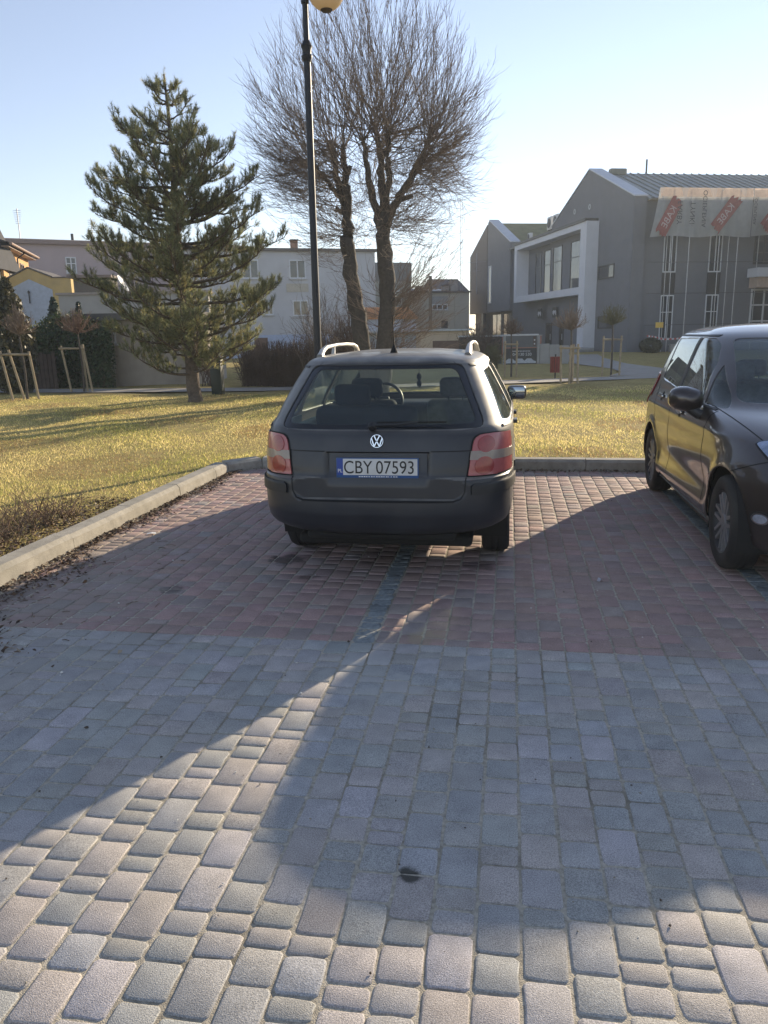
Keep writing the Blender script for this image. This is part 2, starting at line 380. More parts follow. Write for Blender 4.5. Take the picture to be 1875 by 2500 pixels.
# lawn: gently uneven sheet round the bays
def lawn_z(x, y):
    z = .092+.018*np.sin(x*.9+1.1)*np.sin(y*.7)+.012*np.sin(x*2.3+y*1.9)
    d = np.minimum(np.where(x < -3.5, np.where(y < 9.4, -3.5-x, 9), 9), np.where((y > 9.4) & (x > -3.5), y-9.4, 9))
    return .10+(z-.10)*np.clip(d/.8, 0, 1)
LAWN = bpy.data.materials.new('lawn_turf'); LAWN.use_nodes = True
def lawn_mat():
    t = LAWN.node_tree; N = t.nodes; L = t.links; b = N['Principled BSDF']; b.inputs['Roughness'].default_value = .95; b.inputs['Specular IOR Level'].default_value = .1
    g = N.new('ShaderNodeNewGeometry')
    def nz(s, d=6):
        n = N.new('ShaderNodeTexNoise'); n.inputs['Scale'].default_value = s; n.inputs['Detail'].default_value = d; L.new(g.outputs['Position'], n.inputs['Vector']); return n.outputs[0]
    def ramp(src, a, b_):
        r = N.new('ShaderNodeMapRange'); r.inputs[1].default_value = a; r.inputs[2].default_value = b_; L.new(src, r.inputs[0]); return r.outputs[0]
    def mix(f, a, c):
        m_ = N.new('ShaderNodeMix'); m_.data_type = 'RGBA'; L.new(f, m_.inputs[0])
        for i, v in ((6, a), (7, c)):
            if isinstance(v, tuple): m_.inputs[i].default_value = (*v, 1)
            else: L.new(v, m_.inputs[i])
        return m_.outputs[2]
    c = mix(ramp(nz(1.1), .35, .65), (.32, .28, .09), (.48, .38, .16))
    c = mix(ramp(nz(5), .45, .7), c, (.32, .22, .1))
    c = mix(ramp(nz(60, 3), .35, .75), c, (.46, .38, .17))
    c = mix(ramp(nz(34, 3), .52, .72), c, (.11, .09, .04))
    L.new(c, b.inputs['Base Color'])
    bp = N.new('ShaderNodeBump'); bp.inputs['Distance'].default_value = .05; L.new(nz(45, 5), bp.inputs['Height']); L.new(bp.outputs[0], b.inputs['Normal'])
lawn_mat()
def grid_sheet(xs, ys, zf, keep):
    X, Y = np.meshgrid(xs, ys, indexing='ij'); Z = zf(X, Y); V = np.stack([X, Y, Z], -1).reshape(-1, 3)
    I = np.arange(len(xs)*len(ys)).reshape(len(xs), len(ys)); F = np.stack([I[:-1, :-1], I[1:, :-1], I[1:, 1:], I[:-1, 1:]], -1).reshape(-1, 4)
    c = V[F].mean(1); F = F[keep(c[:, 0], c[:, 1])]
    u, inv = np.unique(F, return_inverse=True); return V[u], inv.reshape(F.shape)
xs = np.unique(np.concatenate([[-900, -300, -100, -60, -40], np.arange(-30, -3.5, .5), [-3.52], np.arange(-3, 15.1, .5), [20, 30, 60, 120, 400, 900]]))
ys = np.unique(np.concatenate([[-60, -20, -8], np.arange(-2, 9.1, .5), [9.42], np.arange(10, 30, .5), np.arange(30, 66, 3), [80, 120, 300, 900, 1800]]))
V, F = grid_sheet(xs, ys, lawn_z, lambda x, y: (x < -3.52) | (y > 9.42))
o = link('lawn', fast_mesh('lawn', V, F, smooth=True), LAWN); tag(o, 'yellowish winter lawn', kind='structure')

# grass blades
def blades():
    n = 430000
    a = rng.uniform(0, 1, n); Y = 3.6+(rng.uniform(0, 1, n)**1.55)*19; half = Y*.62+1.5
    X = -Y*.165+rng.uniform(-1, 1, n)*half
    ok = ((X < -3.55) | (Y > 9.46)) & (X > -15) & (X < 8) & ~((Y > 20.4) & (X < -3.8))
    # sparse patches
    p = np.sin(X*1.7+Y*.6)+np.sin(X*.8-Y*1.9+2)+np.sin(X*3.1+Y*2.7)
    ok &= rng.uniform(-2.6, 2.2, n) < p+1.5
    ok &= ~((X > -5.2) & (Y < 6.3) & (rng.uniform(0, 1, n) < .85))
    X, Y = X[ok], Y[ok]; n = len(X); Z = lawn_z(X, Y)
    h = rng.uniform(.014, .042, n)*(1+.25*np.sin(X*2.1)*np.sin(Y*1.3)); w = rng.uniform(.0016, .0032, n)*np.clip(Y/6, 1, 2.4)
    th = rng.uniform(0, 2*np.pi, n); lean = rng.uniform(.1, 1.1, n)*h; la = rng.uniform(0, 2*np.pi, n)
    B = np.stack([X, Y, Z-.004], -1); sd_ = np.stack([np.cos(th)*w, np.sin(th)*w, 0*w], -1)
    T = B+np.stack([np.cos(la)*lean, np.sin(la)*lean, h], -1)
    V = np.stack([B-sd_, B+sd_, T], 1).reshape(-1, 3); F = np.arange(3*n).reshape(n, 3)
    k = rng.uniform(0, 1, n)+.35*np.sin(X*1.3+.5)*np.sin(Y*.9)
    tn = np.where((k < .38)[:, None], [.9, .75, .36], np.where((k < .8)[:, None], [.7, .62, .22], [.3, .33, .08]))*rng.uniform(.65, 1.3, (n, 1))
    brn = (np.sin(X*.9+Y*1.4)+np.sin(X*2.2-Y*.7) > .9) & (rng.uniform(0, 1, n) < .6); tn[brn] = np.array([.4, .27, .13])*rng.uniform(.6, 1.2, (brn.sum(), 1))
    o = link('grass', fast_mesh('grass', V, F, tn), pm('grass_blade', (1, 1, 1), .7, 0, attr='tone', spec=.2, trans=.55)); tag(o, 'short straw coloured grass covering the lawn', 'grass', kind='stuff')
blades()

PATH = pm('path_concrete', (.3, .28, .25), .9, .12, 3, coord='World', dirt=(.26, .24, .2), dscale=1)
def ribbon(name, label, pts, w, z):
    P = [Vector(p) for p in pts]; V = []; 
    for i, p in enumerate(P):
        d = (P[min(i+1, len(P)-1)]-P[max(i-1, 0)]).normalized(); n = Vector((-d.y, d.x)); ww = w[i] if hasattr(w, '__len__') else w
        V += [(*(p+n*ww/2), z), (*(p-n*ww/2), z)]
    me = bpy.data.meshes.new(name); me.from_pydata(V, [], [(2*i, 2*i+1, 2*i+3, 2*i+2) for i in range(len(P)-1)]); me.update()
    return tag(link(name, me, PATH), label, kind='structure')
ribbon('footpath', 'pale footpath across the lawn', [(-60, 27), (-30, 23.6), (-17, 22.4), (-12, 22), (-7, 22.1), (-3, 23.2), (.7, 24.8), (4, 26.3), (8, 28), (30, 37)], 1.5, .125)
ribbon('entrance_path', 'grey path curving to the building steps', [(4.6, 27), (5, 29.5), (5, 32.5), (4.2, 37), (3.9, 45), (4.1, 52)], [2.6, 1.9, 1.9, 2.2, 2.6, 3], .129)

# leaf litter and twigs along the kerbs
def litter():
    n = 9000; X = np.empty(n); Y = np.empty(n)
    k = n//2
    Y[:k] = 3.1+6.1*rng.uniform(0, 1, k)**1.5; X[:k] = -3.385+np.abs(rng.normal(0, .1, k))*(1+2.2*sstep(5.8, 3.6, Y[:k]))*(.5+.7*(np.sin(Y[:k]*4.1)*.5+.5))
    X[k:k+1200] = rng.uniform(-3.2, 3.5, 1200); Y[k:k+1200] = 9.29-np.abs(rng.normal(0, .07, 1200))
    r = n-k-1200; Y[-r:] = rng.uniform(3.9, 6.9, r); X[-r:] = -3.58-np.abs(rng.normal(0, .42, r))
    Z = np.where((X < -3.52), .105, np.where(X < -3.4, .138, .004))+rng.uniform(0, .018, n)
    s = rng.uniform(.006, .021, n); th = rng.uniform(0, 6.28, n); c, sn = np.cos(th), np.sin(th); asp = rng.uniform(.25, .7, n)
    t1, t2 = rng.normal(0, .5, n), rng.normal(0, .5, n)
    def pt(u, v, lift): return np.stack([X+(u*c-v*sn*asp)*s, Y+(u*sn+v*c*asp)*s, Z+lift*s+(u*t1+v*t2)*s*.5], -1)
    V = np.stack([pt(-1, 0, 0), pt(0, -1, .25), pt(1, 0, 0), pt(0, 1, .25)], 1).reshape(-1, 3); F = np.arange(4*n).reshape(n, 4)
    tn = np.array([.12, .075, .045])*rng.uniform(.3, 1.7, (n, 1))*np.array([1, 1, 1]); pale = rng.uniform(0, 1, n) < .14; tn[pale] = [.34, .28, .2]
    tag(link('leaf_litter', fast_mesh('leaf_litter', V, F, tn), pm('dead_leaf', (1, 1, 1), .85, 0, attr='tone')), 'brown dead leaves gathered along the kerbs', 'leaves', kind='stuff')
    # dry stems of a cut-back shrub at the kerb
    n = 620; b = np.stack([-3.75-np.abs(rng.normal(0, .4, n)), rng.uniform(4.0, 6.3, n), np.full(n, .1)], -1)
    d = np.stack([rng.normal(0, .5, n), rng.normal(0, .5, n), rng.uniform(.25, 1, n)], -1); L_ = rng.uniform(.08, .3, n)[:, None]
    P = bez(b, b+unit(d)*L_*.6+[0, 0, .03], b+unit(d)*L_+rng.normal(0, .06, (n, 3)), 4); P[..., 2] = np.maximum(P[..., 2], .09)
    V, F = strands(P, np.linspace(.004, .0018, 4)[None]*rng.uniform(.7, 1.3, (n, 1)))
    tag(link('dry_stems', fast_mesh('dry_stems', V, F), pm('dry_stem', (.17, .115, .075), .85, .4, 4)), 'dry brown stems of a cut back shrub beside the kerb', 'stems', kind='stuff')
litter()
def scrap(name, label, cat, x, y, z, sx, sy, rz, mat, fold=.3):
    mb = MB(); mb.add([(-sx, -sy, 0), (0, -sy*.9, fold*sy), (sx, -sy, 0), (sx*.9, sy, .2*sy), (0, sy, fold*sy*1.4), (-sx, sy*.8, .1*sy)], [(0, 1, 4, 5), (1, 2, 3, 4)])
    mb.add([(-sx, -sy, -.002), (0, -sy*.9, fold*sy-.002), (sx, -sy, -.002), (sx*.9, sy, .2*sy-.002), (0, sy, fold*sy*1.4-.002), (-sx, sy*.8, .1*sy-.002)], [(5, 4, 1, 0), (4, 3, 2, 1)])
    return tag(mb.build(name, mat, None, (x, y, z), rz, fix=False), label, cat)
PAPER = pm('white_paper', (.75, .75, .73), .7, .05)
scrap('paper_scrap', 'flat white paper scrap on the red pavers near the kerb', 'paper', -3.0, 5.98, .006, .04, .02, .3, PAPER)
scrap('paper_scrap', 'small crumpled silver wrapper on red pavers beside the hatchback', 'wrapper', .62, 5.05, .006, .02, .012, .9, pm('foil', (.6, .6, .62), .3, .2, 30, metal=.8), 1.2)
mb = MB(); mb.lathe([(.012, 0), (.027, .006), (.028, .05), (.028, .16), (.02, .19), (.012, .2), (.012, .22), (0.001, .222)], 14, Matrix.Rotation(R(90), 4, 'Y'))
mb.build('body', pm('clear_plastic', (.45, .5, .62), .25, .2, 20)); o = bpy.data.objects['body']; o.name = 'plastic_bottle'; o.location = (-2.88, 9.02, .031); o.rotation_euler = (0, 0, .15)
tag(o, 'small blue white plastic bottle lying in dead leaves at the kerb corner', 'bottle')

def debris():
    r = np.random.default_rng(44); n = 420; Y = 1.2+r.uniform(0, 1, n)**.8*7.8; X = -Y*.16+r.uniform(-1, 1, n)*(Y*.55+.2); ok = (X > -3.3) & (X < 3.6); X, Y = X[ok], Y[ok]; n = len(X)
    s = r.uniform(.0018, .006, n)*np.where(r.uniform(0, 1, n) < .06, 2.2, 1); base = np.array([(1, 0, 0), (-1, 0, 0), (0, 1, 0), (0, -1, 0), (0, 0, 1), (0, 0, -.4)], float)
    V = np.stack([X, Y, s*.4+.001], 1)[:, None]+(base[None]*s[:, None, None])*r.uniform(.5, 1.3, (n, 6, 3)); f = np.array([(0, 2, 4), (2, 1, 4), (1, 3, 4), (3, 0, 4), (2, 0, 5), (1, 2, 5), (3, 1, 5), (0, 3, 5)])
    F = (f[None]+6*np.arange(n)[:, None, None]).reshape(-1, 3); k = r.uniform(0, 1, n)[:, None]
    tn = np.where(k < .3, [.75, .74, .7], np.where(k < .65, [.3, .27, .22], [.08, .06, .045])); tn = np.repeat(tn, 8, 0)
    V2 = V.reshape(-1, 3)
    # short twigs
    m_ = 70; y = 3.6+r.uniform(0, 1, m_)*4; x = -3.2+np.abs(r.normal(0, .5, m_)); a = r.uniform(0, 3.14, m_); l = r.uniform(.02, .1, m_)
    P = np.stack([np.stack([x-np.cos(a)*l/2, y-np.sin(a)*l/2, np.full(m_, .005)], 1), np.stack([x, y+.004, np.full(m_, .008)], 1), np.stack([x+np.cos(a)*l/2, y+np.sin(a)*l/2, np.full(m_, .005)], 1)], 1)
    tag(link('pavement_debris', fast_mesh('pavement_debris', V2, F, tn), pm('grit', (1, 1, 1), .8, 0, attr='tone')), 'scattered grit and pale crumbs on the paving', 'grit', kind='stuff')
    tag(link('twig_litter', fast_mesh('twig_litter', *strands(P, np.full((m_, 3), .0025))), pm('dry_stem', (.17, .115, .075), .85)), 'short broken twigs lying near the kerb', 'twigs', kind='stuff')
debris()
# ================================================================ cars: toolkit
def pchip(x, y):
    x = np.array(x, float); y = np.array(y, float); h = np.diff(x); d = np.diff(y)/h; mm = np.zeros_like(x)
    for i in range(1, len(x)-1):
        if d[i-1]*d[i] > 0:
            w1, w2 = 2*h[i]+h[i-1], h[i]+2*h[i-1]; mm[i] = (w1+w2)/(w1/d[i-1]+w2/d[i])
    mm[0], mm[-1] = d[0], d[-1]
    def f(q):
        i = int(np.clip(np.searchsorted(x, q)-1, 0, len(h)-1)); t = (q-x[i])/h[i]; t = min(max(t, 0), 1)
        return ((1+2*t)*(1-t)**2*y[i]+t*(1-t)**2*h[i]*mm[i]+t*t*(3-2*t)*y[i+1]+t*t*(t-1)*h[i]*mm[i+1])
    return f
def resample(P, n, dens=None):
    s = np.concatenate([[0], np.cumsum(np.linalg.norm(np.diff(P, axis=0), axis=1))]); q = np.linspace(0, s[-1], n)
    return np.stack([np.interp(q, s, P[:, k]) for k in range(P.shape[1])], 1)
def loft(keys, zs, nr=44, ns=60, nf=44, disp=None, inset=0.):
    """car shell from stacked plan outlines. keys: rows z, y_rear, y_front, half width, rear corner depth, rear exponent, front corner depth, front exponent"""
    K = np.array(keys, float); fs = [pchip(K[:, 0], K[:, j]) for j in range(1, 8)]
    t = np.linspace(0, math.pi/2, 200); rings = []
    for z in zs:
        yr, yf, w, ar, er, af, ef = [f(z) for f in fs]; yr += inset; yf -= inset; w -= inset
        rq = np.stack([w*np.sin(t)**(2/er), yr+ar*(1-np.cos(t)**(2/er))], 1)
        fq = np.stack([w*np.sin(t)**(2/ef), yf-af*(1-np.cos(t)**(2/ef))], 1)[::-1]
        A = resample(rq, nr); B = np.stack([np.full(ns, w), np.linspace(yr+ar, yf-af, ns)], 1); C_ = resample(fq, nf)
        h = np.concatenate([A, B[1:-1], C_]); 
        ym = (yr+yf)/2; h[:, 0] *= 1-.016*((h[:, 1]-ym)/((yf-yr)/2))**2
        full = np.concatenate([h, (h*[-1, 1])[-2:0:-1]])
        rings.append(np.c_[full, np.full(len(full), z)])
    V = np.array(rings); 
    if disp: V = disp(V)
    nz, n = V.shape[:2]; I = np.arange(nz*n).reshape(nz, n); J = np.roll(I, -1, 1)
    F = np.stack([I[:-1], J[:-1], J[1:], I[1:]], -1).reshape(-1, 4)
    m_ = n//2; top = I[-1]; bot = I[0]; T = []
    for k in range(m_-1):
        a, b = top[(n-k) % n], top[(n-k-1) % n]; c, d = top[k+1], top[k]
        T.append((a, d, c, b) if k else (a, c, b, b))
    F = [tuple(q) for q in F]+[tuple(dict.fromkeys((int(a), int(b), int(c), int(d)))) for a, b, c, d in T]
    return V.reshape(-1, 3), F
AX = {'yz': (1, 2), 'xz': (0, 2), 'xy': (0, 1)}
def rpoly(P, r, n=4):
    """round the corners of a convex polygon; r one radius or one per corner; result runs counter-clockwise"""
    P = [Vector(p) for p in P]
    if sum(P[i-1].x*P[i].y-P[i].x*P[i-1].y for i in range(len(P))) < 0: P = P[::-1]; r = r[::-1] if hasattr(r, '__len__') else r
    out = []
    for i, p in enumerate(P):
        a, b = P[i-1]-p, P[(i+1) % len(P)]-p; rr = min(r[i] if hasattr(r, '__len__') else r, a.length*.49, b.length*.49)
        if rr < 1e-4: out.append(p); continue
        s, e = p+a.normalized()*rr, p+b.normalized()*rr
        for k in range(n+1):
            t = k/n; out.append(s*(1-t)**2+p*2*t*(1-t)+e*t*t)
    return out
def circ(c, r, n=20): return [Vector((c[0]+r*math.cos(2*math.pi*i/n), c[1]+r*math.sin(2*math.pi*i/n))) for i in range(n)]
def slimline(p, q, w):
    p, q = Vector(p), Vector(q); d = (q-p).normalized(); n = Vector((-d.y, d.x))*w/2
    return rpoly([p-n, q-n, q+n, p+n], 0)
def edges2d(poly): return [(poly[i], poly[(i+1) % len(poly)]) for i in range(len(poly))]
def ccw(poly):
    A = sum(poly[i-1].x*poly[i].y-poly[i].x*poly[i-1].y for i in range(len(poly))); return poly if A > 0 else poly[::-1]
class Shell:
    def __init__(s, V, F):
        s.bm = bmesh.new(); vs = [s.bm.verts.new(p) for p in V]
        for f in F:
            try: s.bm.faces.new([vs[i] for i in f])
            except ValueError: pass
        s.bm.normal_update(); s.base = s.bm.copy(); s.base.faces.ensure_lookup_table()
        s.fc = [(f.calc_center_median(), f.normal.copy()) for f in s.base.faces]
    @staticmethod
    def plane(p, q, ax):
        a, b = AX[ax]; no = Vector((0, 0, 0)); co = Vector((0, 0, 0)); co[a], co[b] = p.x, p.y
        no[a], no[b] = (q-p).y, -(q-p).x; return co, no.normalized()
    def patch(s, poly, ax, pred, off=.002, thick=.004, lift=None):
        """bmesh of the piece of the shell that lies inside a polygon, moved off along the normals, with thickness"""
        poly = ccw([Vector(p) for p in poly]); a, b = AX[ax]; e = .05
        x0, x1 = min(p.x for p in poly)-e, max(p.x for p in poly)+e; y0, y1 = min(p.y for p in poly)-e, max(p.y for p in poly)+e
        keep = [i for i, (c, n) in enumerate(s.fc) if x0 < c[a] < x1 and y0 < c[b] < y1 and pred(c, n)]
        bm = bmesh.new(); mp = {}
        for i in keep:
            q = []
            for v in s.base.faces[i].verts:
                if v not in mp: mp[v] = bm.verts.new(v.co)
                q.append(mp[v])
            try: bm.faces.new(q)
            except ValueError: pass
        for p, q in edges2d(poly):
            if (q-p).length < 1e-6: continue
            co, no = s.plane(p, q, ax)
            bmesh.ops.bisect_plane(bm, geom=bm.verts[:]+bm.edges[:]+bm.faces[:], plane_co=co, plane_no=no, clear_outer=True)
        bm.normal_update()
        for v in bm.verts: v.co += v.normal*off
        if thick:
            bm.normal_update(); fs = bm.faces[:]; ring = [e_ for e_ in bm.edges if e_.is_boundary]; top = {}
            for v in bm.verts[:]: top[v] = v.co+v.normal*thick
            r = bmesh.ops.duplicate(bm, geom=fs); vm = {k: v for k, v in r['vert_map'].items() if isinstance(k, bmesh.types.BMVert)}
            for v, c in top.items(): v.co = c
            for f in [g for g in r['geom'] if isinstance(g, bmesh.types.BMFace)]: f.normal_flip()
            for e_ in ring:
                try: bm.faces.new((e_.verts[0], e_.verts[1], vm[e_.verts[1]], vm[e_.verts[0]]))
                except (ValueError, KeyError): pass
            bmesh.ops.recalc_face_normals(bm, faces=bm.faces[:])
        return bm
    @staticmethod
    def hole(bm, poly, ax, pred):
        poly = ccw([Vector(p) for p in poly]); a, b = AX[ax]; e = .03
        x0, x1 = min(p.x for p in poly)-e, max(p.x for p in poly)+e; y0, y1 = min(p.y for p in poly)-e, max(p.y for p in poly)+e
        def near(f):
            c = f.calc_center_median(); return x0 < c[a] < x1 and y0 < c[b] < y1 and pred(c, f.normal)
        reg = [f for f in bm.faces if near(f)]
        for p, q in edges2d(poly):
            if (q-p).length < 1e-6: continue
            co, no = Shell.plane(p, q, ax)
            es = {e_ for f in reg for e_ in f.edges}; vs = {v for f in reg for v in f.verts}
            r = bmesh.ops.bisect_plane(bm, geom=reg+list(es)+list(vs), plane_co=co, plane_no=no)
            reg = list({f for g in r['geom'] if isinstance(g, bmesh.types.BMFace) for f in [g]})
        def inside(c):
            return all((q.x-p.x)*(c[b]-p.y)-(q.y-p.y)*(c[a]-p.x) > -1e-7 for p, q in edges2d(poly))
        bmesh.ops.delete(bm, geom=[f for f in reg if f.is_valid and inside(f.calc_center_median())], context='FACES')
def bm_obj(name, bm, mat, parent, solid=0., sharp=35):
    me = bpy.data.meshes.new(name); bm.to_mesh(me); bm.free()
    me.polygons.foreach_set('use_smooth', np.ones(len(me.polygons), bool)); me.set_sharp_from_angle(angle=R(sharp))
    o = link(name, me, mat, parent)
    if solid:
        md = o.modifiers.new('thickness', 'SOLIDIFY'); md.thickness = solid; md.offset = -1; md.use_quality_normals = True
    return o
right = lambda c, n: n.x > .25 and c.x > 0
left = lambda c, n: n.x < -.25 and c.x < 0
rear = lambda c, n: n.y < -.12
front = lambda c, n: n.y > .12
topside = lambda c, n: n.z > .3

TYRE = pm('tyre_rubber', (.018, .018, .019), .75, .2, 8, bump=.002, bscale=60, dirt=(.07, .065, .055), dscale=3, damt=.6)
ALLOY = pm('wheel_alloy', (.22, .225, .235), .35, .1, 5, metal=.35, dirt=(.2, .19, .17), dscale=6)
BLACK = pm('black_trim', (.016, .017, .019), .5, .2, 8, dirt=(.07, .066, .06), dscale=4, damt=.4)
UNDER = pm('underbody', (.012, .012, .012), .9, .2, 5)
CHROME = pm('chrome', (.62, .63, .65), .12, .05, 9, metal=1)
def wheel(parent, x, y, r, w, side, style):
    """side +1: outer face towards +x"""
    hub = bpy.data.objects.new('wheel', None); COL.objects.link(hub); hub.parent = parent; hub.location = (x, y, r)
    Mx = Matrix.Rotation(R(90)*side, 4, 'Y')
    mb = MB(); h = w/2; rr = r*.66
    mb.lathe([(rr, -h*.86), (rr+.02, -h*.95), (r*.88, -h), (r*.965, -h*.86), (r, -h*.62), (r, -h*.25), (r*.985, -h*.22), (r*.985, -h*.16), (r, -h*.13), (r, h*.13), (r*.985, h*.16), (r*.985, h*.22), (r, h*.25), (r, h*.62), (r*.965, h*.86), (r*.88, h), (rr+.02, h*.95), (rr, h*.86), (rr-.006, 0)], 48, Mx, cap=False)
    mb.build('tyre', TYRE, hub)
    mb = MB(); mb.lathe([(.0, h*.2), (rr-.03, h*.2), (rr-.02, h*.55), (rr-.012, h*.78), (rr+.004, h*.9), (rr-.004, h*.8), (rr-.03, -h*.6), (.05, -h*.6)], 48, Mx, cap=False); mb.build('rim_barrel', pm('dark_rim', (.035, .036, .04), .5, .2, 6, metal=.3), hub)
    k = 5 if style == 5 else 7
    for i in range(k):
        a = 2*math.pi*i/k; mb = MB(); M = Mx @ Matrix.Rotation(a, 4, 'Z')
        for s_ in ((-1, 1) if style == 7 else (0,)):
            ww = .02 if style == 7 else .032; o_ = s_*.022
            mb.add([(.03, o_-ww*.8, h*.74), (rr-.015, o_*1.5-ww*.55, h*.84), (rr-.015, o_*1.5+ww*.55, h*.84), (.03, o_+ww*.8, h*.74),
                    (.03, o_-ww, h*.5), (rr-.015, o_*1.5-ww*.8, h*.55), (rr-.015, o_*1.5+ww*.8, h*.55), (.03, o_+ww, h*.5)],
                   [(0, 1, 2, 3), (0, 4, 5, 1), (1, 5, 6, 2), (2, 6, 7, 3), (3, 7, 4, 0)], False, M)
        mb.build('spoke', ALLOY, hub)
    mb = MB(); mb.lathe([(.055, h*.4), (.058, h*.72), (.05, h*.8), (0.001, h*.82)], 24, Mx, cap=False); mb.build('hub_cap', ALLOY, hub)
    return hub
def arch_liner(parent, y, zc, r, x0, x1):
    mb = MB(); n = 18; V = []; F = []
    for i in range(n+1):
        a = math.pi*(-.12+1.24*i/n); c, s_ = math.cos(a)*r, math.sin(a)*r
        V += [(x0, y+c, zc+s_), (x1, y+c, zc+s_)]
    F = [(2*i, 2*i+1, 2*i+3, 2*i+2) for i in range(n)]; F.append(tuple(2*i+1 for i in range(n+1)))
    mb.add(V, F, True); return mb.build('wheel_arch_liner', UNDER, parent, fix=False)
def seat(parent, name, x, y, z, w, mat, back_h=.56, lean=.2, head=True, depth=.5):
    o = bpy.data.objects.new(name, None); COL.objects.link(o); o.parent = parent; o.location = (x, y, z)
    MB().box(-w/2, w/2, -.02, depth, -.06, .1, .05).build('seat_cushion', mat, o)
    M = Matrix.Rotation(lean, 4, 'X'); mb = MB(); mb.box(-w/2, w/2, -.07, .07, .06, back_h, .055, M); mb.build('seat_back', mat, o)
    if head:
        mb = MB(); mb.box(-.135, .135, -.05, .05, back_h+.035, back_h+.2, .045, M); mb.tube([M @ Vector((-.06, 0, back_h-.02)), M @ Vector((-.06, 0, back_h+.06))], .007); mb.tube([M @ Vector((.06, 0, back_h-.02)), M @ Vector((.06, 0, back_h+.06))], .007)
        mb.build('headrest', mat, o)
    return o
def steering_wheel(parent, x, y, z, tilt):
    mb = MB(); M = Matrix.Translation((x, y, z)) @ Matrix.Rotation(tilt, 4, 'X'); n = 28; r = .185
    V = []; F = []
    for i in range(n):
        a = 2*math.pi*i/n
        for k in range(8):
            b = 2*math.pi*k/8; q = r+.015*math.cos(b); V.append((q*math.cos(a), q*math.sin(a), .015*math.sin(b)))
    for i in range(n):
        for k in range(8): F.append((i*8+k, ((i+1) % n)*8+k, ((i+1) % n)*8+(k+1) % 8, i*8+(k+1) % 8))
    mb.add(V, F, True, M); mb.box(-.17, .17, -.02, .02, -.012, .012, 0, M); mb.box(-.02, .02, -.17, 0, -.01, .01, 0, M); mb.box(-.06, .06, -.05, .05, -.02, .02, .015, M)
    return mb.build('steering_wheel', BLACK, parent)
# ================================================================ the dark estate car, seen from behind
PAINT1 = pm('estate_paint', (.019, .022, .029), .42, .2, 3, coat=.2, dirt=(.05, .05, .051), dscale=2.2, damt=.65, bump=.0004, bscale=220)
PAINT1R = pm('silver_rail', (.5, .48, .44), .4, .1, 8, metal=.6)
GL_REAR = glass_mat('dusty_rear_glass', (.94, .97, .96), .055, (.40, .48, .46))
GL_SIDE = glass_mat('dusty_side_glass', (.7, .76, .72), .16, (.5, .54, .45), refl=.45)
GL_WIND = glass_mat('windscreen_glass', (.88, .92, .9), .025, (.5, .54, .5))
NAVY = pm('navy_upholstery', (.016, .02, .036), .9, .3, 20)
GREYSEAT = pm('grey_upholstery', (.09, .095, .1), .9, .3, 20)
LENS = pm('lens_pink', (.42, .11, .11), .25, .12, 30, coat=.5, trans=.06)
LENSR = pm('lens_red', (.3, .03, .03), .22, .15, 40, coat=.6, trans=.05)
LENSM = pm('lens_smoke', (.3, .24, .2), .3, .1, 30, coat=.5, trans=.05)
TRIM = pm('pale_trim', (.42, .45, .42), .8, .08, 4)
def roof_dust_sheen(M, col, amt):  # dust on upward faces; its pale colour also paints in the sky's sheen
    t = M.node_tree; N = t.nodes; L = t.links; b = N['Principled BSDF']; g = N.new('ShaderNodeNewGeometry'); sp = N.new('ShaderNodeSeparateXYZ'); L.new(g.outputs['Normal'], sp.inputs[0])
    nz = N.new('ShaderNodeTexNoise'); nz.inputs['Scale'].default_value = 7; nz.inputs['Detail'].default_value = 8; tc = N.new('ShaderNodeTexCoord'); L.new(tc.outputs['Object'], nz.inputs['Vector'])
    a = N.new('ShaderNodeMapRange'); a.inputs[1].default_value = .35; a.inputs[2].default_value = .95; L.new(sp.outputs[2], a.inputs[0])
    m_ = N.new('ShaderNodeMath'); m_.operation = 'MULTIPLY'; L.new(a.outputs[0], m_.inputs[0]); c = N.new('ShaderNodeMapRange'); c.inputs[1].default_value = .35; c.inputs[2].default_value = .65; c.inputs[3].default_value = amt*.45; c.inputs[4].default_value = amt; L.new(nz.outputs[0], c.inputs[0]); L.new(c.outputs[0], m_.inputs[1])
    mx = N.new('ShaderNodeMix'); mx.data_type = 'RGBA'; mx.inputs[7].default_value = (*col, 1); L.new(m_.outputs[0], mx.inputs[0]); L.new(b.inputs['Base Color'].links[0].from_socket, mx.inputs[6]); L.new(mx.outputs[2], b.inputs['Base Color'])
roof_dust_sheen(PAINT1, (.34, .32, .28), .7)
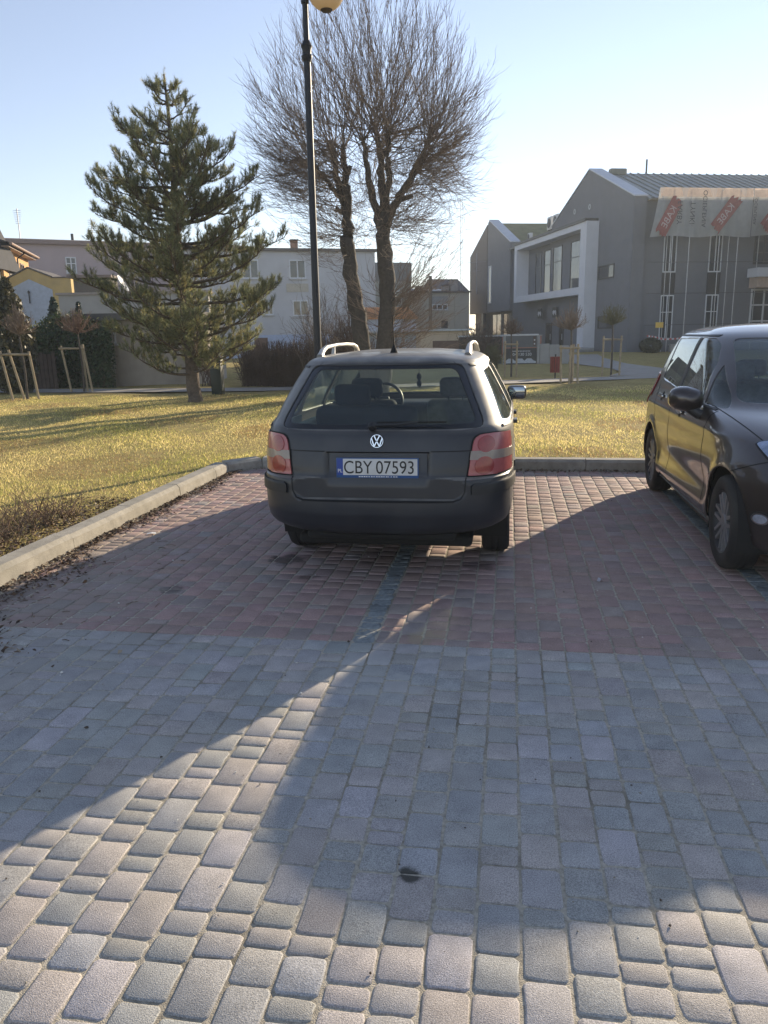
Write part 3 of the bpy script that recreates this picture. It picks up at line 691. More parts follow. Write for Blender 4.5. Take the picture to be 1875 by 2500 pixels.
def estate_car():
    T = thing('estate_car', 'dark grey dusty estate car with silver roof rails parked nose to the lawn', 'car', (-.825, 4.72, 0), R(0))
    keys = [(.345, .10, 4.56, .79, .85, 3.1, .7, 2.4), (.39, .04, 4.63, .845, .8, 3.4, .75, 2.4), (.45, .01, 4.67, .868, .8, 3.5, .8, 2.4),
            (.56, .0, 4.68, .874, .8, 3.5, .8, 2.4), (.66, .004, 4.66, .875, .8, 3.5, .8, 2.4), (.722, .014, 4.60, .874, .8, 3.5, .8, 2.4), (.738, .056, 4.57, .87, .8, 3.5, .8, 2.4),
            (.80, .066, 4.44, .871, .8, 3.5, .85, 2.3), (.86, .076, 4.22, .87, .8, 3.5, .85, 2.2), (.93, .09, 3.95, .867, .8, 3.5, .8, 2.2), (1.0, .108, 3.6, .86, .8, 3.5, .75, 2.2),
            (1.035, .125, 3.36, .85, .8, 3.5, .7, 2.2), (1.08, .155, 3.24, .833, .85, 3.4, .65, 2.2), (1.25, .315, 2.9, .748, .7, 3.4, .55, 2.3), (1.40, .465, 2.56, .662, .6, 3.4, .5, 2.4),
            (1.45, .52, 2.40, .622, .5, 3.4, .5, 2.4), (1.478, .585, 2.28, .565, .45, 3.2, .5, 2.4), (1.497, .72, 2.12, .465, .4, 2.8, .5, 2.3), (1.512, 1.0, 1.9, .3, .3, 2.4, .4, 2.2)]
    zs = np.unique(np.round(np.concatenate([np.linspace(.345, .56, 10), np.arange(.57, .75, .008), np.arange(.75, 1.05, .0125), np.arange(1.05, 1.45, .02), np.linspace(1.45, 1.512, 12)]), 4))
    def disp(V):
        x, y, z = V[..., 0], V[..., 1].copy(), V[..., 2]; ax = np.abs(x); rr = y < .45
        qx, qz = np.maximum(ax-(.562-.075), 0), np.maximum((.592+.075)-z, 0)
        sd_ = np.hypot(qx, qz)-.075+np.minimum(np.maximum(ax-(.562-.075), (.592+.075)-z), 0)
        w = sstep(.006, -.006, sd_)*(z < .742)*rr
        V[..., 1] += w*np.maximum(0, .062-y)
        V[..., 1] += rr*.026*(1-sstep(.325, .34, ax))*sstep(.66, .80, z)*(1-sstep(.888, .9, z))
        V[..., 1] += rr*.012*(1-sstep(.462, .475, z))*(z > .33)        # lip under the bumper
        return V
    S_ = Shell(*loft(keys, zs, nr=90, disp=disp)); bm = S_.bm
    sidewin = {'quarter_window': [(.47, 1.065), (1.27, 1.045), (1.29, 1.385), (.72, 1.378)], 'rear_door_window': [(1.36, 1.04), (2.12, 1.022), (2.14, 1.402), (1.38, 1.395)],
               'front_door_window': [(2.21, 1.018), (3.02, 1.0), (2.60, 1.31), (2.42, 1.40), (2.23, 1.405)]}
    rw_o = rpoly([(-.69, 1.037), (.69, 1.037), (.515, 1.432), (-.515, 1.432)], [.07, .07, .05, .05]); rw_i = rpoly([(-.628, 1.068), (.628, 1.068), (.475, 1.402), (-.475, 1.402)], .05)
    ws = rpoly([(-.70, 1.045), (.70, 1.045), (.53, 1.425), (-.53, 1.425)], .05)
    for P in sidewin.values():
        for pr in (right, left): S_.hole(bm, rpoly(P, .03), 'yz', pr)
    S_.hole(bm, rw_o, 'xz', rear); S_.hole(bm, ws, 'xz', front)
    for ay in (1.08, 3.78):
        for pr in (lambda c, n: c.x > .3, lambda c, n: c.x < -.3): S_.hole(bm, circ((ay, .325), .365, 28), 'yz', pr)
    body = bm_obj('body', bm, PAINT1, T, .018)
    P_ = lambda name, poly, ax, pr, mat, off=.002, th=.004, par=T: bm_obj(name, S_.patch(poly, ax, pr, off, th), mat, par)
    for nm, P in sidewin.items():
        for pr in (right, left):
            P_(nm, rpoly(P, .03), 'yz', pr, GL_SIDE, -.008, .003)
    P_('windscreen', ws, 'xz', front, GL_WIND, -.008, .003)
    rb = S_.patch(rw_o, 'xz', rear, -.006, 0); Shell.hole(rb, rw_i, 'xz', lambda c, n: True); bm_obj('window_border', rb, pm('ceramic_border', (.012, .014, .017), .2, .1, 6, coat=.3), T, .004)
    rg = P_('rear_window', rw_i, 'xz', rear, GL_REAR, -.008, .003)
    for pr in (right, left):
        P_('boot_side_trim', rpoly([(.42, .62), (1.3, .62), (1.3, 1.03), (.48, 1.05)], .03), 'yz', pr, TRIM, -.045, .006)
        P_('rear_pillar_trim', rpoly([(.40, 1.07), (.50, 1.07), (.74, 1.36), (.64, 1.40)], .02), 'yz', pr, TRIM, -.04, .006)
    # seams
    gap = lambda nm, p, q, ax, pr, w=.008: P_(nm, slimline(p, q, w), ax, pr, UNDER, .0006, .0008)
    gap('panel_gap', (-.60, .9), (-.345, .9), 'xz', rear, .006); gap('panel_gap', (.345, .9), (.60, .9), 'xz', rear, .006)
    for a, b in (((-.49, .588), (.49, .588)), ((.49, .588), (.535, .603)), ((.535, .603), (.56, .645)), ((.56, .645), (.567, .735)), ((-.49, .588), (-.535, .603)), ((-.535, .603), (-.56, .645)), ((-.56, .645), (-.567, .735))):
        gap('panel_gap', a, b, 'xz', rear, .008)
    for y0, y1, z0, z1 in ((1.33, 1.33, .6, 1.40), (2.17, 2.17, .45, 1.40), (3.1, 3.2, .45, 1.0)):
        for pr in (right, left): gap('door_gap', (y0, z0), (y1, z1), 'yz', pr, .006)
    for pr in (right, left):
        P_('roof_gutter', slimline((.62, 1.418), (2.35, 1.428), .012), 'yz', pr, BLACK, .001, .003)
        P_('window_sill_trim', slimline((.42, 1.034), (3.02, .985), .016), 'yz', pr, BLACK, .001, .005)
        P_('side_strip', slimline((1.5, .60), (3.35, .58), .05), 'yz', pr, BLACK, .001, .012)
        P_('door_handle', rpoly([(1.46, .925), (1.62, .925), (1.62, .955), (1.46, .955)], .012), 'yz', pr, PAINT1, .0, .03)
        P_('door_handle', rpoly([(2.3, .91), (2.46, .91), (2.46, .94), (2.3, .94)], .012), 'yz', pr, PAINT1, .0, .03)
    # tail lamps
    for s in (-1, 1):
        lp = [(s*.575, .742), (s*.868, .735), (s*.868, .985), (s*.74, .998), (s*.612, .994)]
        prd = (lambda s: lambda c, n: n.y < -.05 and c.x*s > 0 and c.y < .5)(s)
        seal = P_('lamp_seal', rpoly([(s*.566, .736), (s*.874, .728), (s*.874, .993), (s*.74, 1.006), (s*.604, 1.004)], [.01, 0, 0, .02, .06]), 'xz', prd, UNDER, .0008, .002)
        lamp = P_('tail_lamp', rpoly(lp, [.01, 0, 0, .02, .055]), 'xz', prd, LENS, .003, .008)
        P_('lens_band', rpoly([(s*.583, .842), (s*.868, .83), (s*.868, .885), (s*.59, .897)], 0), 'xz', prd, LENSM, .0116, .002, lamp)
        P_('lens_circle', circ((s*.672, .80), .058), 'xz', prd, LENSR, .0122, .003, lamp)
        P_('lens_circle', circ((s*.682, .934), .052), 'xz', prd, LENSR, .0122, .003, lamp)
    # bumper strips
    for s in (-1, 1):
        prd = (lambda s: lambda c, n: c.x*s > 0 and n.y < -.02 and c.y < .62)(s)
        P_('bumper_strip', rpoly([(s*.60, .628), (s*.875, .628), (s*.875, .69), (s*.60, .69)], [.012, 0, 0, .012]), 'xz', prd, BLACK, .001, .014)
    # number plate
    pl = MB().box(-.268, .268, -.006, .004, -.066, .064, .004).build('number_plate', pm('plate_holder', (.03, .09, .24), .4, .1, 6), T, (0, .082, .797)); pl.rotation_euler = (R(-2), 0, 0)
    MB().box(-.222, .26, -.009, -.0065, -.047, .058).build('plate_face', pm('plate_white', (.62, .62, .6), .45, .06, 10, dirt=(.4, .39, .36), dscale=8), pl)
    MB().box(-.262, -.2225, -.009, -.0065, -.047, .058).build('country_band', pm('plate_blue', (.02, .06, .3), .45, .1, 6), pl)
    Mt = Matrix.Rotation(R(90), 4, 'X'); ink = pm('plate_ink', (.012, .012, .012), .5, .1)
    text_mesh('plate_characters', 'CBY', .118, ink, pl, Matrix.Translation((-.125, -.0095, -.036)) @ Mt, .0006, sx=.86)
    text_mesh('plate_characters', '07593', .118, ink, pl, Matrix.Translation((.118, -.0095, -.036)) @ Mt, .0006, sx=.86)
    text_mesh('country_code', 'PL', .032, pm('plate_code', (.75, .75, .75), .5), pl, Matrix.Translation((-.242, -.0095, -.03)) @ Mt, .0006)
    mb = MB(); mb.box(-.024, .0, -.0088, -.0066+.0004, -.02, .012); mb.build('plate_sticker', pm('sticker', (.42, .42, .42), .5), pl)
    mb = MB()
    for i in range(16): mb.box(-.12+i*.016, -.12+i*.016+random.uniform(.005, .012), -.0075, -.006, -.06, -.054)
    mb.build('holder_print', pm('plate_code', (.75, .75, .75), .5), pl)
    # emblem: a ring with a V over a W
    em = MB(); n = 32; V = []; F = []
    for i in range(n):
        a = 2*math.pi*i/n
        for k in range(6):
            b = 2*math.pi*k/6; q = .040+.0038*math.cos(b); V.append((q*math.cos(a), .0045*math.sin(b), q*math.sin(a)))
    for i in range(n):
        for k in range(6): F.append((i*6+k, ((i+1) % n)*6+k, ((i+1) % n)*6+(k+1) % 6, i*6+(k+1) % 6))
    em.add(V, F, True)
    def bar(p, q, w=.0085):
        p, q = Vector(p), Vector(q); d = (q-p).normalized(); nn = Vector((-d.y, d.x))*w/2
        em.prism([tuple(v) for v in (p-nn, q-nn, q+nn, p+nn)], -.004, .003, 'y')
    for s in (-1, 1):
        bar((s*.018, .035), (s*.002, .003), .007); bar((s*.034, .018), (s*.017, -.034), .007); bar((s*.017, -.034), (s*.001, -.003), .007)
    ob = em.build('emblem', CHROME, T, (0, .088, .968)); ob.rotation_euler = (R(-9), 0, 0)
    eb = MB(); eb.lathe([(.001, .0), (.045, 0), (.046, .004), (.046, .012)], 32, Matrix.Rotation(R(-90), 4, 'X') @ Matrix.Translation((0, 0, -.006))); eo = eb.build('emblem_plate', UNDER, T, (0, .094, .968)); eo.rotation_euler = (R(-9), 0, 0)
    # wiper
    wp = MB(); wp.lathe([(.03, 0), (.03, .02), (.02, .035), (0.001, .037)], 16, Matrix.Translation((-.03, .115, 1.063)) @ Matrix.Rotation(R(115), 4, 'X'))
    wp.tube([(-.03, .095, 1.066), (.12, .098, 1.072), (.26, .115, 1.083)], [.012, .009, .006]); wo = wp.build('rear_wiper', BLACK, T)
    MB().tube([(-.0, .122, 1.083), (.2, .118, 1.085), (.44, .14, 1.083)], .0065, 6).build('wiper_blade', UNDER, wo)
    # roof rails and aerial
    for s in (-1, 1):
        r_ = MB(); pts = [(s*.535, .84, 1.475), (s*.535, .93, 1.52), (s*.535, 1.06, 1.544), (s*.533, 1.4, 1.556), (s*.53, 1.75, 1.557), (s*.53, 2.05, 1.548), (s*.535, 2.2, 1.525), (s*.54, 2.3, 1.475)]
        r_.tube(pts, [.026, .02, .016, .014, .014, .016, .02, .026], 10)
        ro = r_.build('roof_rail', PAINT1R, T); MB().tube([(s*.535, 1.28, 1.48), (s*.533, 1.3, 1.55)], [.018, .012], 8).build('rail_foot', PAINT1R, ro)
    an = MB(); an.lathe([(.028, 0), (.026, .012), (.012, .05), (.006, .065)], 14); an.tube([(0, 0, .06), (0, -.02, .14), (0, -.06, .27)], [.005, .0035, .003], 6)
    an.build('roof_aerial', UNDER, T, (.015, .80, 1.494))
    # mirrors
    for s in (-1, 1):
        mo = bpy.data.objects.new('wing_mirror', None); COL.objects.link(mo); mo.parent = T; mo.location = (s*.90, 2.80, 1.065)
        MB().box(-.09, .09, -.03, .09, -.062, .068, .04).build('mirror_housing', PAINT1, mo)
        MB().box(-.075, .075, -.036, -.028, -.05, .055, .003).build('mirror_glass', pm('mirror_silver', (.25, .28, .32), .05, .02, metal=1), mo)
        MB().tube([(-s*.06, .03, -.03), (-s*.14, .05, -.05)], .025).build('mirror_stalk', PAINT1, mo)
    # wheels
    for y in (1.08, 3.78):
        for s in (-1, 1):
            wheel(T, s*.745, y, .316, .205, s, 5); arch_liner(T, y, .325, .37, s*.83, s*.52)
    # floor, exhaust
    MB().box(-.6, .6, .3, 4.2, .22, .30, .03).build('floor_pan', UNDER, T)
    MB().box(-.5, .5, .14, .4, .3, .37, .03).build('bumper_beam', UNDER, T)
    MB().tube([(-.45, .34, .29), (-.45, .7, .29)], .022, 10).build('exhaust_pipe', pm('exhaust_steel', (.15, .14, .13), .5, .2, 9, metal=.8), T)
    # cabin
    MB().box(-.72, .72, .25, 3.1, .42, .50, .02).build('load_floor', UNDER, T)
    MB().box(-.66, .66, .22, 1.25, .50, .60, .03).build('boot_carpet', GREYSEAT, T)
    for s in (-1, 1): MB().box(s*.72-.04, s*.72+.04, .95, 2.9, .5, .99, .03).build('side_trim', TRIM, T)
    MB().box(-.52, .52, .8, 2.2, 1.455, 1.47, .005).build('headlining', pm('headlining_fabric', (.33, .33, .31), .95, .1), T)
    MB().box(-.74, .74, 2.72, 3.25, .75, .985, .08).build('dashboard', BLACK, T)
    rs = bpy.data.objects.new('rear_seat', None); COL.objects.link(rs); rs.parent = T; rs.location = (0, 1.28, .5)
    M = Matrix.Rotation(.22, 4, 'X')
    MB().box(-.66, .14, -.07, .08, .0, .61, .06, M).build('seat_back', NAVY, rs)
    MB().box(-.66, .66, 0, .5, -.03, .12, .05).build('seat_cushion', NAVY, rs)
    MB().box(.18, .66, .02, .6, .12, .3, .06).build('folded_back', NAVY, rs)
    mb = MB(); mb.box(-.5, -.22, -.05, .05, .62, .78, .045, M); mb.build('headrest', NAVY, rs)
    seat(T, 'front_seat', -.38, 2.08, .52, .5, NAVY, .58, .3); seat(T, 'front_seat', .38, 2.08, .52, .5, GREYSEAT, .58, .3)
    steering_wheel(T, -.37, 2.66, 1.0, R(64))
    MB().box(-.11, .11, -.012, .012, -.03, .03, .012).build('inner_mirror', BLACK, T, (0, 2.5, 1.36))
    af = MB(); af.tube([(.0, 2.49, 1.34), (.0, 2.49, 1.27)], .002, 4)
    af.lathe([(.001, 0), (.02, .02), (.026, .05), (.012, .07), (.024, .09), (.022, .12), (.001, .14)], 10, Matrix.Translation((0, 2.49, 1.14))); af.build('air_freshener', UNDER, T)
    return T
estate_car()
# ================================================================ the brown hatchback, nose towards the camera
PAINT2 = pm('hatchback_paint', (.05, .04, .038), .32, .15, 3, metal=.5, coat=1., dirt=(.04, .034, .03), dscale=3, damt=.25)
GL_TINT = glass_mat('privacy_glass', (.6, .65, .63), .0, refl=1.0)
GL_W2 = glass_mat('hatchback_windscreen', (.82, .88, .88), .012)
LAMPG = glass_mat('lamp_cover', (.9, .93, .97), .03, (.5, .55, .65))
def hatchback():
    T = thing('hatchback_car', 'glossy dark brown five door hatchback parked facing the roadway', 'car', (2.37, 9.02, 0), math.pi)
    keys = [(.20, .14, 4.30, .83, .5, 2.8, .9, 2.2), (.26, .07, 4.38, .895, .5, 2.8, .95, 2.2), (.36, .02, 4.43, .918, .5, 2.8, 1., 2.2), (.50, 0, 4.45, .924, .5, 2.8, 1., 2.2),
            (.64, .01, 4.44, .926, .5, 2.8, 1.05, 2.2), (.74, .025, 4.38, .926, .5, 2.8, 1.1, 2.2), (.82, .04, 4.28, .922, .5, 2.8, 1.1, 2.2), (.90, .055, 4.12, .914, .5, 2.8, 1.05, 2.2),
            (.96, .07, 3.92, .902, .5, 2.8, 1.0, 2.2), (1.01, .085, 3.68, .885, .5, 2.8, .95, 2.2), (1.05, .095, 3.40, .868, .5, 2.8, .85, 2.2), (1.10, .11, 3.24, .852, .5, 2.8, .8, 2.2),
            (1.25, .17, 2.95, .802, .5, 2.8, .7, 2.3), (1.40, .26, 2.66, .748, .48, 2.8, .62, 2.3), (1.52, .37, 2.40, .70, .45, 2.8, .56, 2.3), (1.58, .46, 2.24, .655, .42, 2.7, .52, 2.3),
            (1.62, .60, 2.08, .58, .4, 2.6, .5, 2.2), (1.648, .80, 1.9, .46, .4, 2.4, .45, 2.2), (1.665, 1.1, 1.68, .26, .25, 2.2, .25, 2.)]
    zs = np.unique(np.round(np.concatenate([np.linspace(.20, .5, 16), np.arange(.515, 1.1, .0175), np.arange(1.1, 1.52, .025), np.linspace(1.52, 1.665, 16)]), 4))
    def disp(V):
        x, y, z = V[..., 0], V[..., 1], V[..., 2]; s = np.sign(x); side = sstep(.6, .75, np.abs(x))
        # swage low on the doors, shoulder crease, flared arches
        dy = sstep(.95, 1.3, y)*(1-sstep(3.0, 3.3, y))
        V[..., 0] -= s*side*dy*.03*np.exp(-((z-.50)/.11)**2)
        V[..., 0] += s*side*dy*.010*np.exp(-((z-.30)/.06)**2)
        V[..., 0] += s*side*.008*np.exp(-((z-.90)/.035)**2)*sstep(.2, .5, y)*(1-sstep(3.1, 3.7, y))
        for ay in (.80, 3.55):
            r = np.hypot(y-ay, z-.33); V[..., 0] += s*side*.014*np.exp(-((r-.385)/.05)**2)*(z > .22)
        return V
    S_ = Shell(*loft(keys, zs, nr=50, ns=90, nf=70, disp=disp)); bm = S_.bm
    wins = {'rear_door_window': [(.80, 1.155), (1.60, 1.105), (1.60, 1.545), (.80, 1.535)], 'front_door_window': [(1.70, 1.10), (2.58, 1.06), (2.37, 1.36), (2.18, 1.49), (2.02, 1.545), (1.70, 1.552)],
            'quarter_light': [(2.64, 1.058), (2.99, 1.045), (2.45, 1.35)]}
    ws = rpoly([(-.70, 1.095), (.70, 1.095), (.56, 1.545), (-.56, 1.545)], .06); rw = rpoly([(-.62, 1.1), (.62, 1.1), (.52, 1.5), (-.52, 1.5)], .06)
    for P in wins.values():
        for pr in (right, left): S_.hole(bm, rpoly(P, .025), 'yz', pr)
    S_.hole(bm, ws, 'xz', front); S_.hole(bm, rw, 'xz', rear)
    for ay in (.80, 3.55):
        for pr in (lambda c, n: c.x > .3, lambda c, n: c.x < -.3): S_.hole(bm, circ((ay, .335), .375, 30), 'yz', pr)
    body = bm_obj('body', bm, PAINT2, T, .018)
    P_ = lambda name, poly, ax, pr, mat, off=.002, th=.004, par=T: bm_obj(name, S_.patch(poly, ax, pr, off, th), mat, par)
    for nm, P in wins.items():
        for pr in (right, left): P_(nm, rpoly(P, .025), 'yz', pr, GL_TINT, -.007, .003)
    P_('windscreen', ws, 'xz', front, GL_W2, -.006, .003); P_('rear_window', rw, 'xz', rear, GL_TINT, -.006, .003)
    gap = lambda nm, p, q, ax, pr, w=.007: P_(nm, slimline(p, q, w), ax, pr, UNDER, .0006, .0008)
    for pr in (right, left):
        for p, q in (((1.63, .34), (1.66, 1.09)), ((2.98, .34), (2.93, .70)), ((2.93, .70), (2.96, 1.03)), ((.98, .74), (.76, 1.12))): gap('door_gap', p, q, 'yz', pr)
        P_('door_sill', rpoly([(1.2, .205), (3.14, .205), (3.14, .235), (1.2, .235)], 0), 'yz', pr, BLACK, .001, .012)
        P_('pillar_trim', rpoly([(1.61, 1.10), (1.69, 1.097), (1.69, 1.55), (1.61, 1.55)], 0), 'yz', pr, BLACK, .0008, .002)
        P_('window_trim', slimline((.76, 1.566), (2.0, 1.566), .014), 'yz', pr, BLACK, .0008, .003)
        P_('window_sill_trim', slimline((.80, 1.135), (2.92, 1.035), .012), 'yz', pr, CHROME if False else BLACK, .0008, .004)
        for yy, zz in ((1.02, .985), (1.98, .925)):
            h = P_('door_handle', rpoly([(yy, zz), (yy+.19, zz-.008), (yy+.19, zz+.026), (yy, zz+.03)], .012), 'yz', pr, CHROME, .012, .014)
            P_('handle_recess', circ((yy+.1, zz+.01), .045, 16), 'yz', pr, UNDER, .0006, .001, h)
    # bonnet and bumper lines
    gap('bonnet_gap', (-.70, .86), (-.83, 1.06), 'xz', lambda c, n: c.x < 0 and c.y > 2.7 and n.z > .1); gap('bonnet_gap', (.70, .86), (.83, 1.06), 'xz', lambda c, n: c.x > 0 and c.y > 2.7 and n.z > .1)
    for s, pr in ((1, right), (-1, left)): gap('bumper_gap', (3.66, .70), (3.98, .83), 'yz', pr)
    # headlamps
    for s in (-1, 1):
        prd = (lambda s: lambda c, n: c.x*s > 0 and c.y > 3.0 and n.y > .02)(s)
        prl = (lambda s: lambda c, n: c.x*s > .46 and n.y > .03)(s)
        hp = rpoly([(3.70, .893), (3.83, .942), (4.12, .905), (4.37, .79), (4.40, .70), (4.2, .695)], .03)
        P_('lamp_seal', rpoly([(3.685, .892), (3.825, .952), (4.13, .917), (4.39, .80), (4.415, .69), (4.19, .684)], .03), 'yz', prl, UNDER, .0005, .001)
        lamp = P_('headlamp', hp, 'yz', prl, pm('lamp_bowl', (.5, .54, .62), .2, .3, 18, metal=.5), .002, .003)
        P_('lamp_lens', hp, 'yz', prl, LAMPG, .012, .004, lamp)
        P_('reflector', circ((4.08, .81), .055, 18), 'yz', prl, CHROME, .006, .004, lamp)
        for k in range(3): P_('lens_rib', slimline((3.80+.03*k, .905-.03*k), (4.05+.03*k, .885-.03*k), .012), 'yz', prl, CHROME, .006, .004, lamp)
        fg = P_('fog_lamp_ring', circ((s*.79, .455), .047, 22), 'xz', prd, BLACK, .001, .006); P_('chrome_ring', circ((s*.79, .455), .037, 22), 'xz', prd, CHROME, .0075, .004, fg); P_('fog_lamp', circ((s*.79, .455), .028, 20), 'xz', prd, pm('lamp_bowl', (.5, .52, .55), .15, .3, 18, metal=.8), .0118, .003, fg)
    P_('lower_grille', rpoly([(-.52, .30), (.52, .30), (.56, .50), (-.56, .50)], .03), 'xz', front, BLACK, .001, .004)
    P_('upper_grille', rpoly([(-.40, .70), (.40, .70), (.44, .76), (-.44, .76)], .02), 'xz', front, BLACK, .001, .006)
    pl = P_('number_plate', rpoly([(-.26, .55), (.26, .55), (.26, .664), (-.26, .664)], .006), 'xz', front, pm('plate_white', (.62, .62, .6), .45), .004, .006)
    for s in (-1, 1):
        prd = (lambda s: lambda c, n: c.x*s > 0 and n.y < -.02)(s)
        P_('tail_lamp', rpoly([(s*.66, .88), (s*.9, .86), (s*.88, 1.16), (s*.74, 1.2)], .03), 'xz', prd, LENSR, .002, .008)
    # mirrors
    for s in (-1, 1):
        mo = bpy.data.objects.new('wing_mirror', None); COL.objects.link(mo); mo.parent = T; mo.location = (s*1.0, 2.66, 1.09)
        mb = MB(); n = 20; V = []; F = []; prof = [(-.10, .55), (-.085, .86), (-.04, 1.), (.02, 1.0), (.07, .82), (.10, .5), (.115, .15)]
        for yy, k in prof:
            for i in range(n):
                a = 2*math.pi*i/n; ex = abs(math.cos(a))**.75*math.copysign(1, math.cos(a)); ez = abs(math.sin(a))**.75*math.copysign(1, math.sin(a))
                V.append((s*ex*.13*k, yy*.95, ez*.092*k+(.01 if ex*s > 0 else 0)))
        for j in range(len(prof)-1):
            for i in range(n): F.append((j*n+i, j*n+(i+1) % n, (j+1)*n+(i+1) % n, (j+1)*n+i))
        F += [tuple(range(n)), tuple(range((len(prof)-1)*n, len(prof)*n))]
        mb.add(V, F, True); mb.build('mirror_housing', PAINT2, mo)
        MB().tube([(-s*.03, .02, -.06), (-s*.09, .04, -.11), (-s*.16, .06, -.12)], [.045, .04, .045], 10).build('mirror_stalk', BLACK, mo)
        MB().box(-.085, .085, -.096, -.09, -.055, .06, .002).build('mirror_glass', pm('mirror_silver', (.25, .28, .32), .05, .02, metal=1), mo)
    for y in (.80, 3.55):
        for s in (-1, 1): wheel(T, s*.81, y, .325, .21, s, 7); arch_liner(T, y, .335, .38, s*.90, s*.58)
    an = MB(); an.lathe([(.025, 0), (.02, .015), (.008, .03)], 12); an.tube([(0, 0, .02), (0, -.12, .16), (0, -.26, .34)], [.004, .003, .0025], 6); an.build('roof_aerial', UNDER, T, (0, 1.95, 1.63))
    MB().box(-.62, .62, .4, 4.1, .19, .27, .03).build('floor_pan', UNDER, T); MB().box(-.74, .74, .3, 3.2, .4, .48, .02).build('cabin_floor', UNDER, T)
    MB().box(-.66, .66, 2.55, 2.98, .8, 1.03, .08).build('dashboard', BLACK, T)
    seat(T, 'front_seat', -.39, 1.98, .55, .52, GREYSEAT, .62, .28); seat(T, 'front_seat', .39, 1.98, .55, .52, GREYSEAT, .62, .28)
    for x in (-.45, 0, .45): seat(T, 'rear_seat', x, 1.0, .55, .43, GREYSEAT, .6, .25)
    steering_wheel(T, -.38, 2.62, 1.03, R(62))
    st = MB().box(-.06, .06, -.002, .002, -.025, .025).build('parking_permit', pm('permit_card', (.55, .66, .72), .5, .1, 30), T, (.30, 3.02, 1.085)); st.rotation_euler = (R(-35), 0, 0)
    MB().box(-.11, .11, -.012, .012, -.03, .03, .012).build('inner_mirror', BLACK, T, (0, 2.42, 1.46))
    return T
hatchback()
# ================================================================ trees, shrubs, lamp post, street furniture
BARK = pm('bark', (.07, .061, .054), .9, .35, 14, bump=.02, bscale=22)
TWIG = pm('twig_bark', (.19, .145, .115), .85, .3, 3)
PINEBARK = pm('pine_bark', (.11, .085, .065), .92, .4, 12, bump=.03, bscale=18)

def limb(mb, pts, r0, r1, n=10, wob=.02):
    P = [Vector(p) for p in pts]; Q = []; RR = []; k = 6
    for i in range(len(P)-1):
        a = P[i-1] if i else P[i]; b, c = P[i], P[i+1]; d = P[i+2] if i+2 < len(P) else P[i+1]
        for j in range(k):
            t = j/k; Q.append(.5*((2*b)+(c-a)*t+(2*a-5*b+4*c-d)*t*t+(3*b-a-3*c+d)*t**3)+Vector((random.gauss(0, wob), random.gauss(0, wob), 0)))
    Q.append(P[-1]); m_ = len(Q)-1
    RR = [(r0+(r1-r0)*i/m_)*random.uniform(.9, 1.12) for i in range(len(Q))]
    mb.tube(Q, RR, n); return [(tuple(q), r) for q, r in zip(Q, RR)]

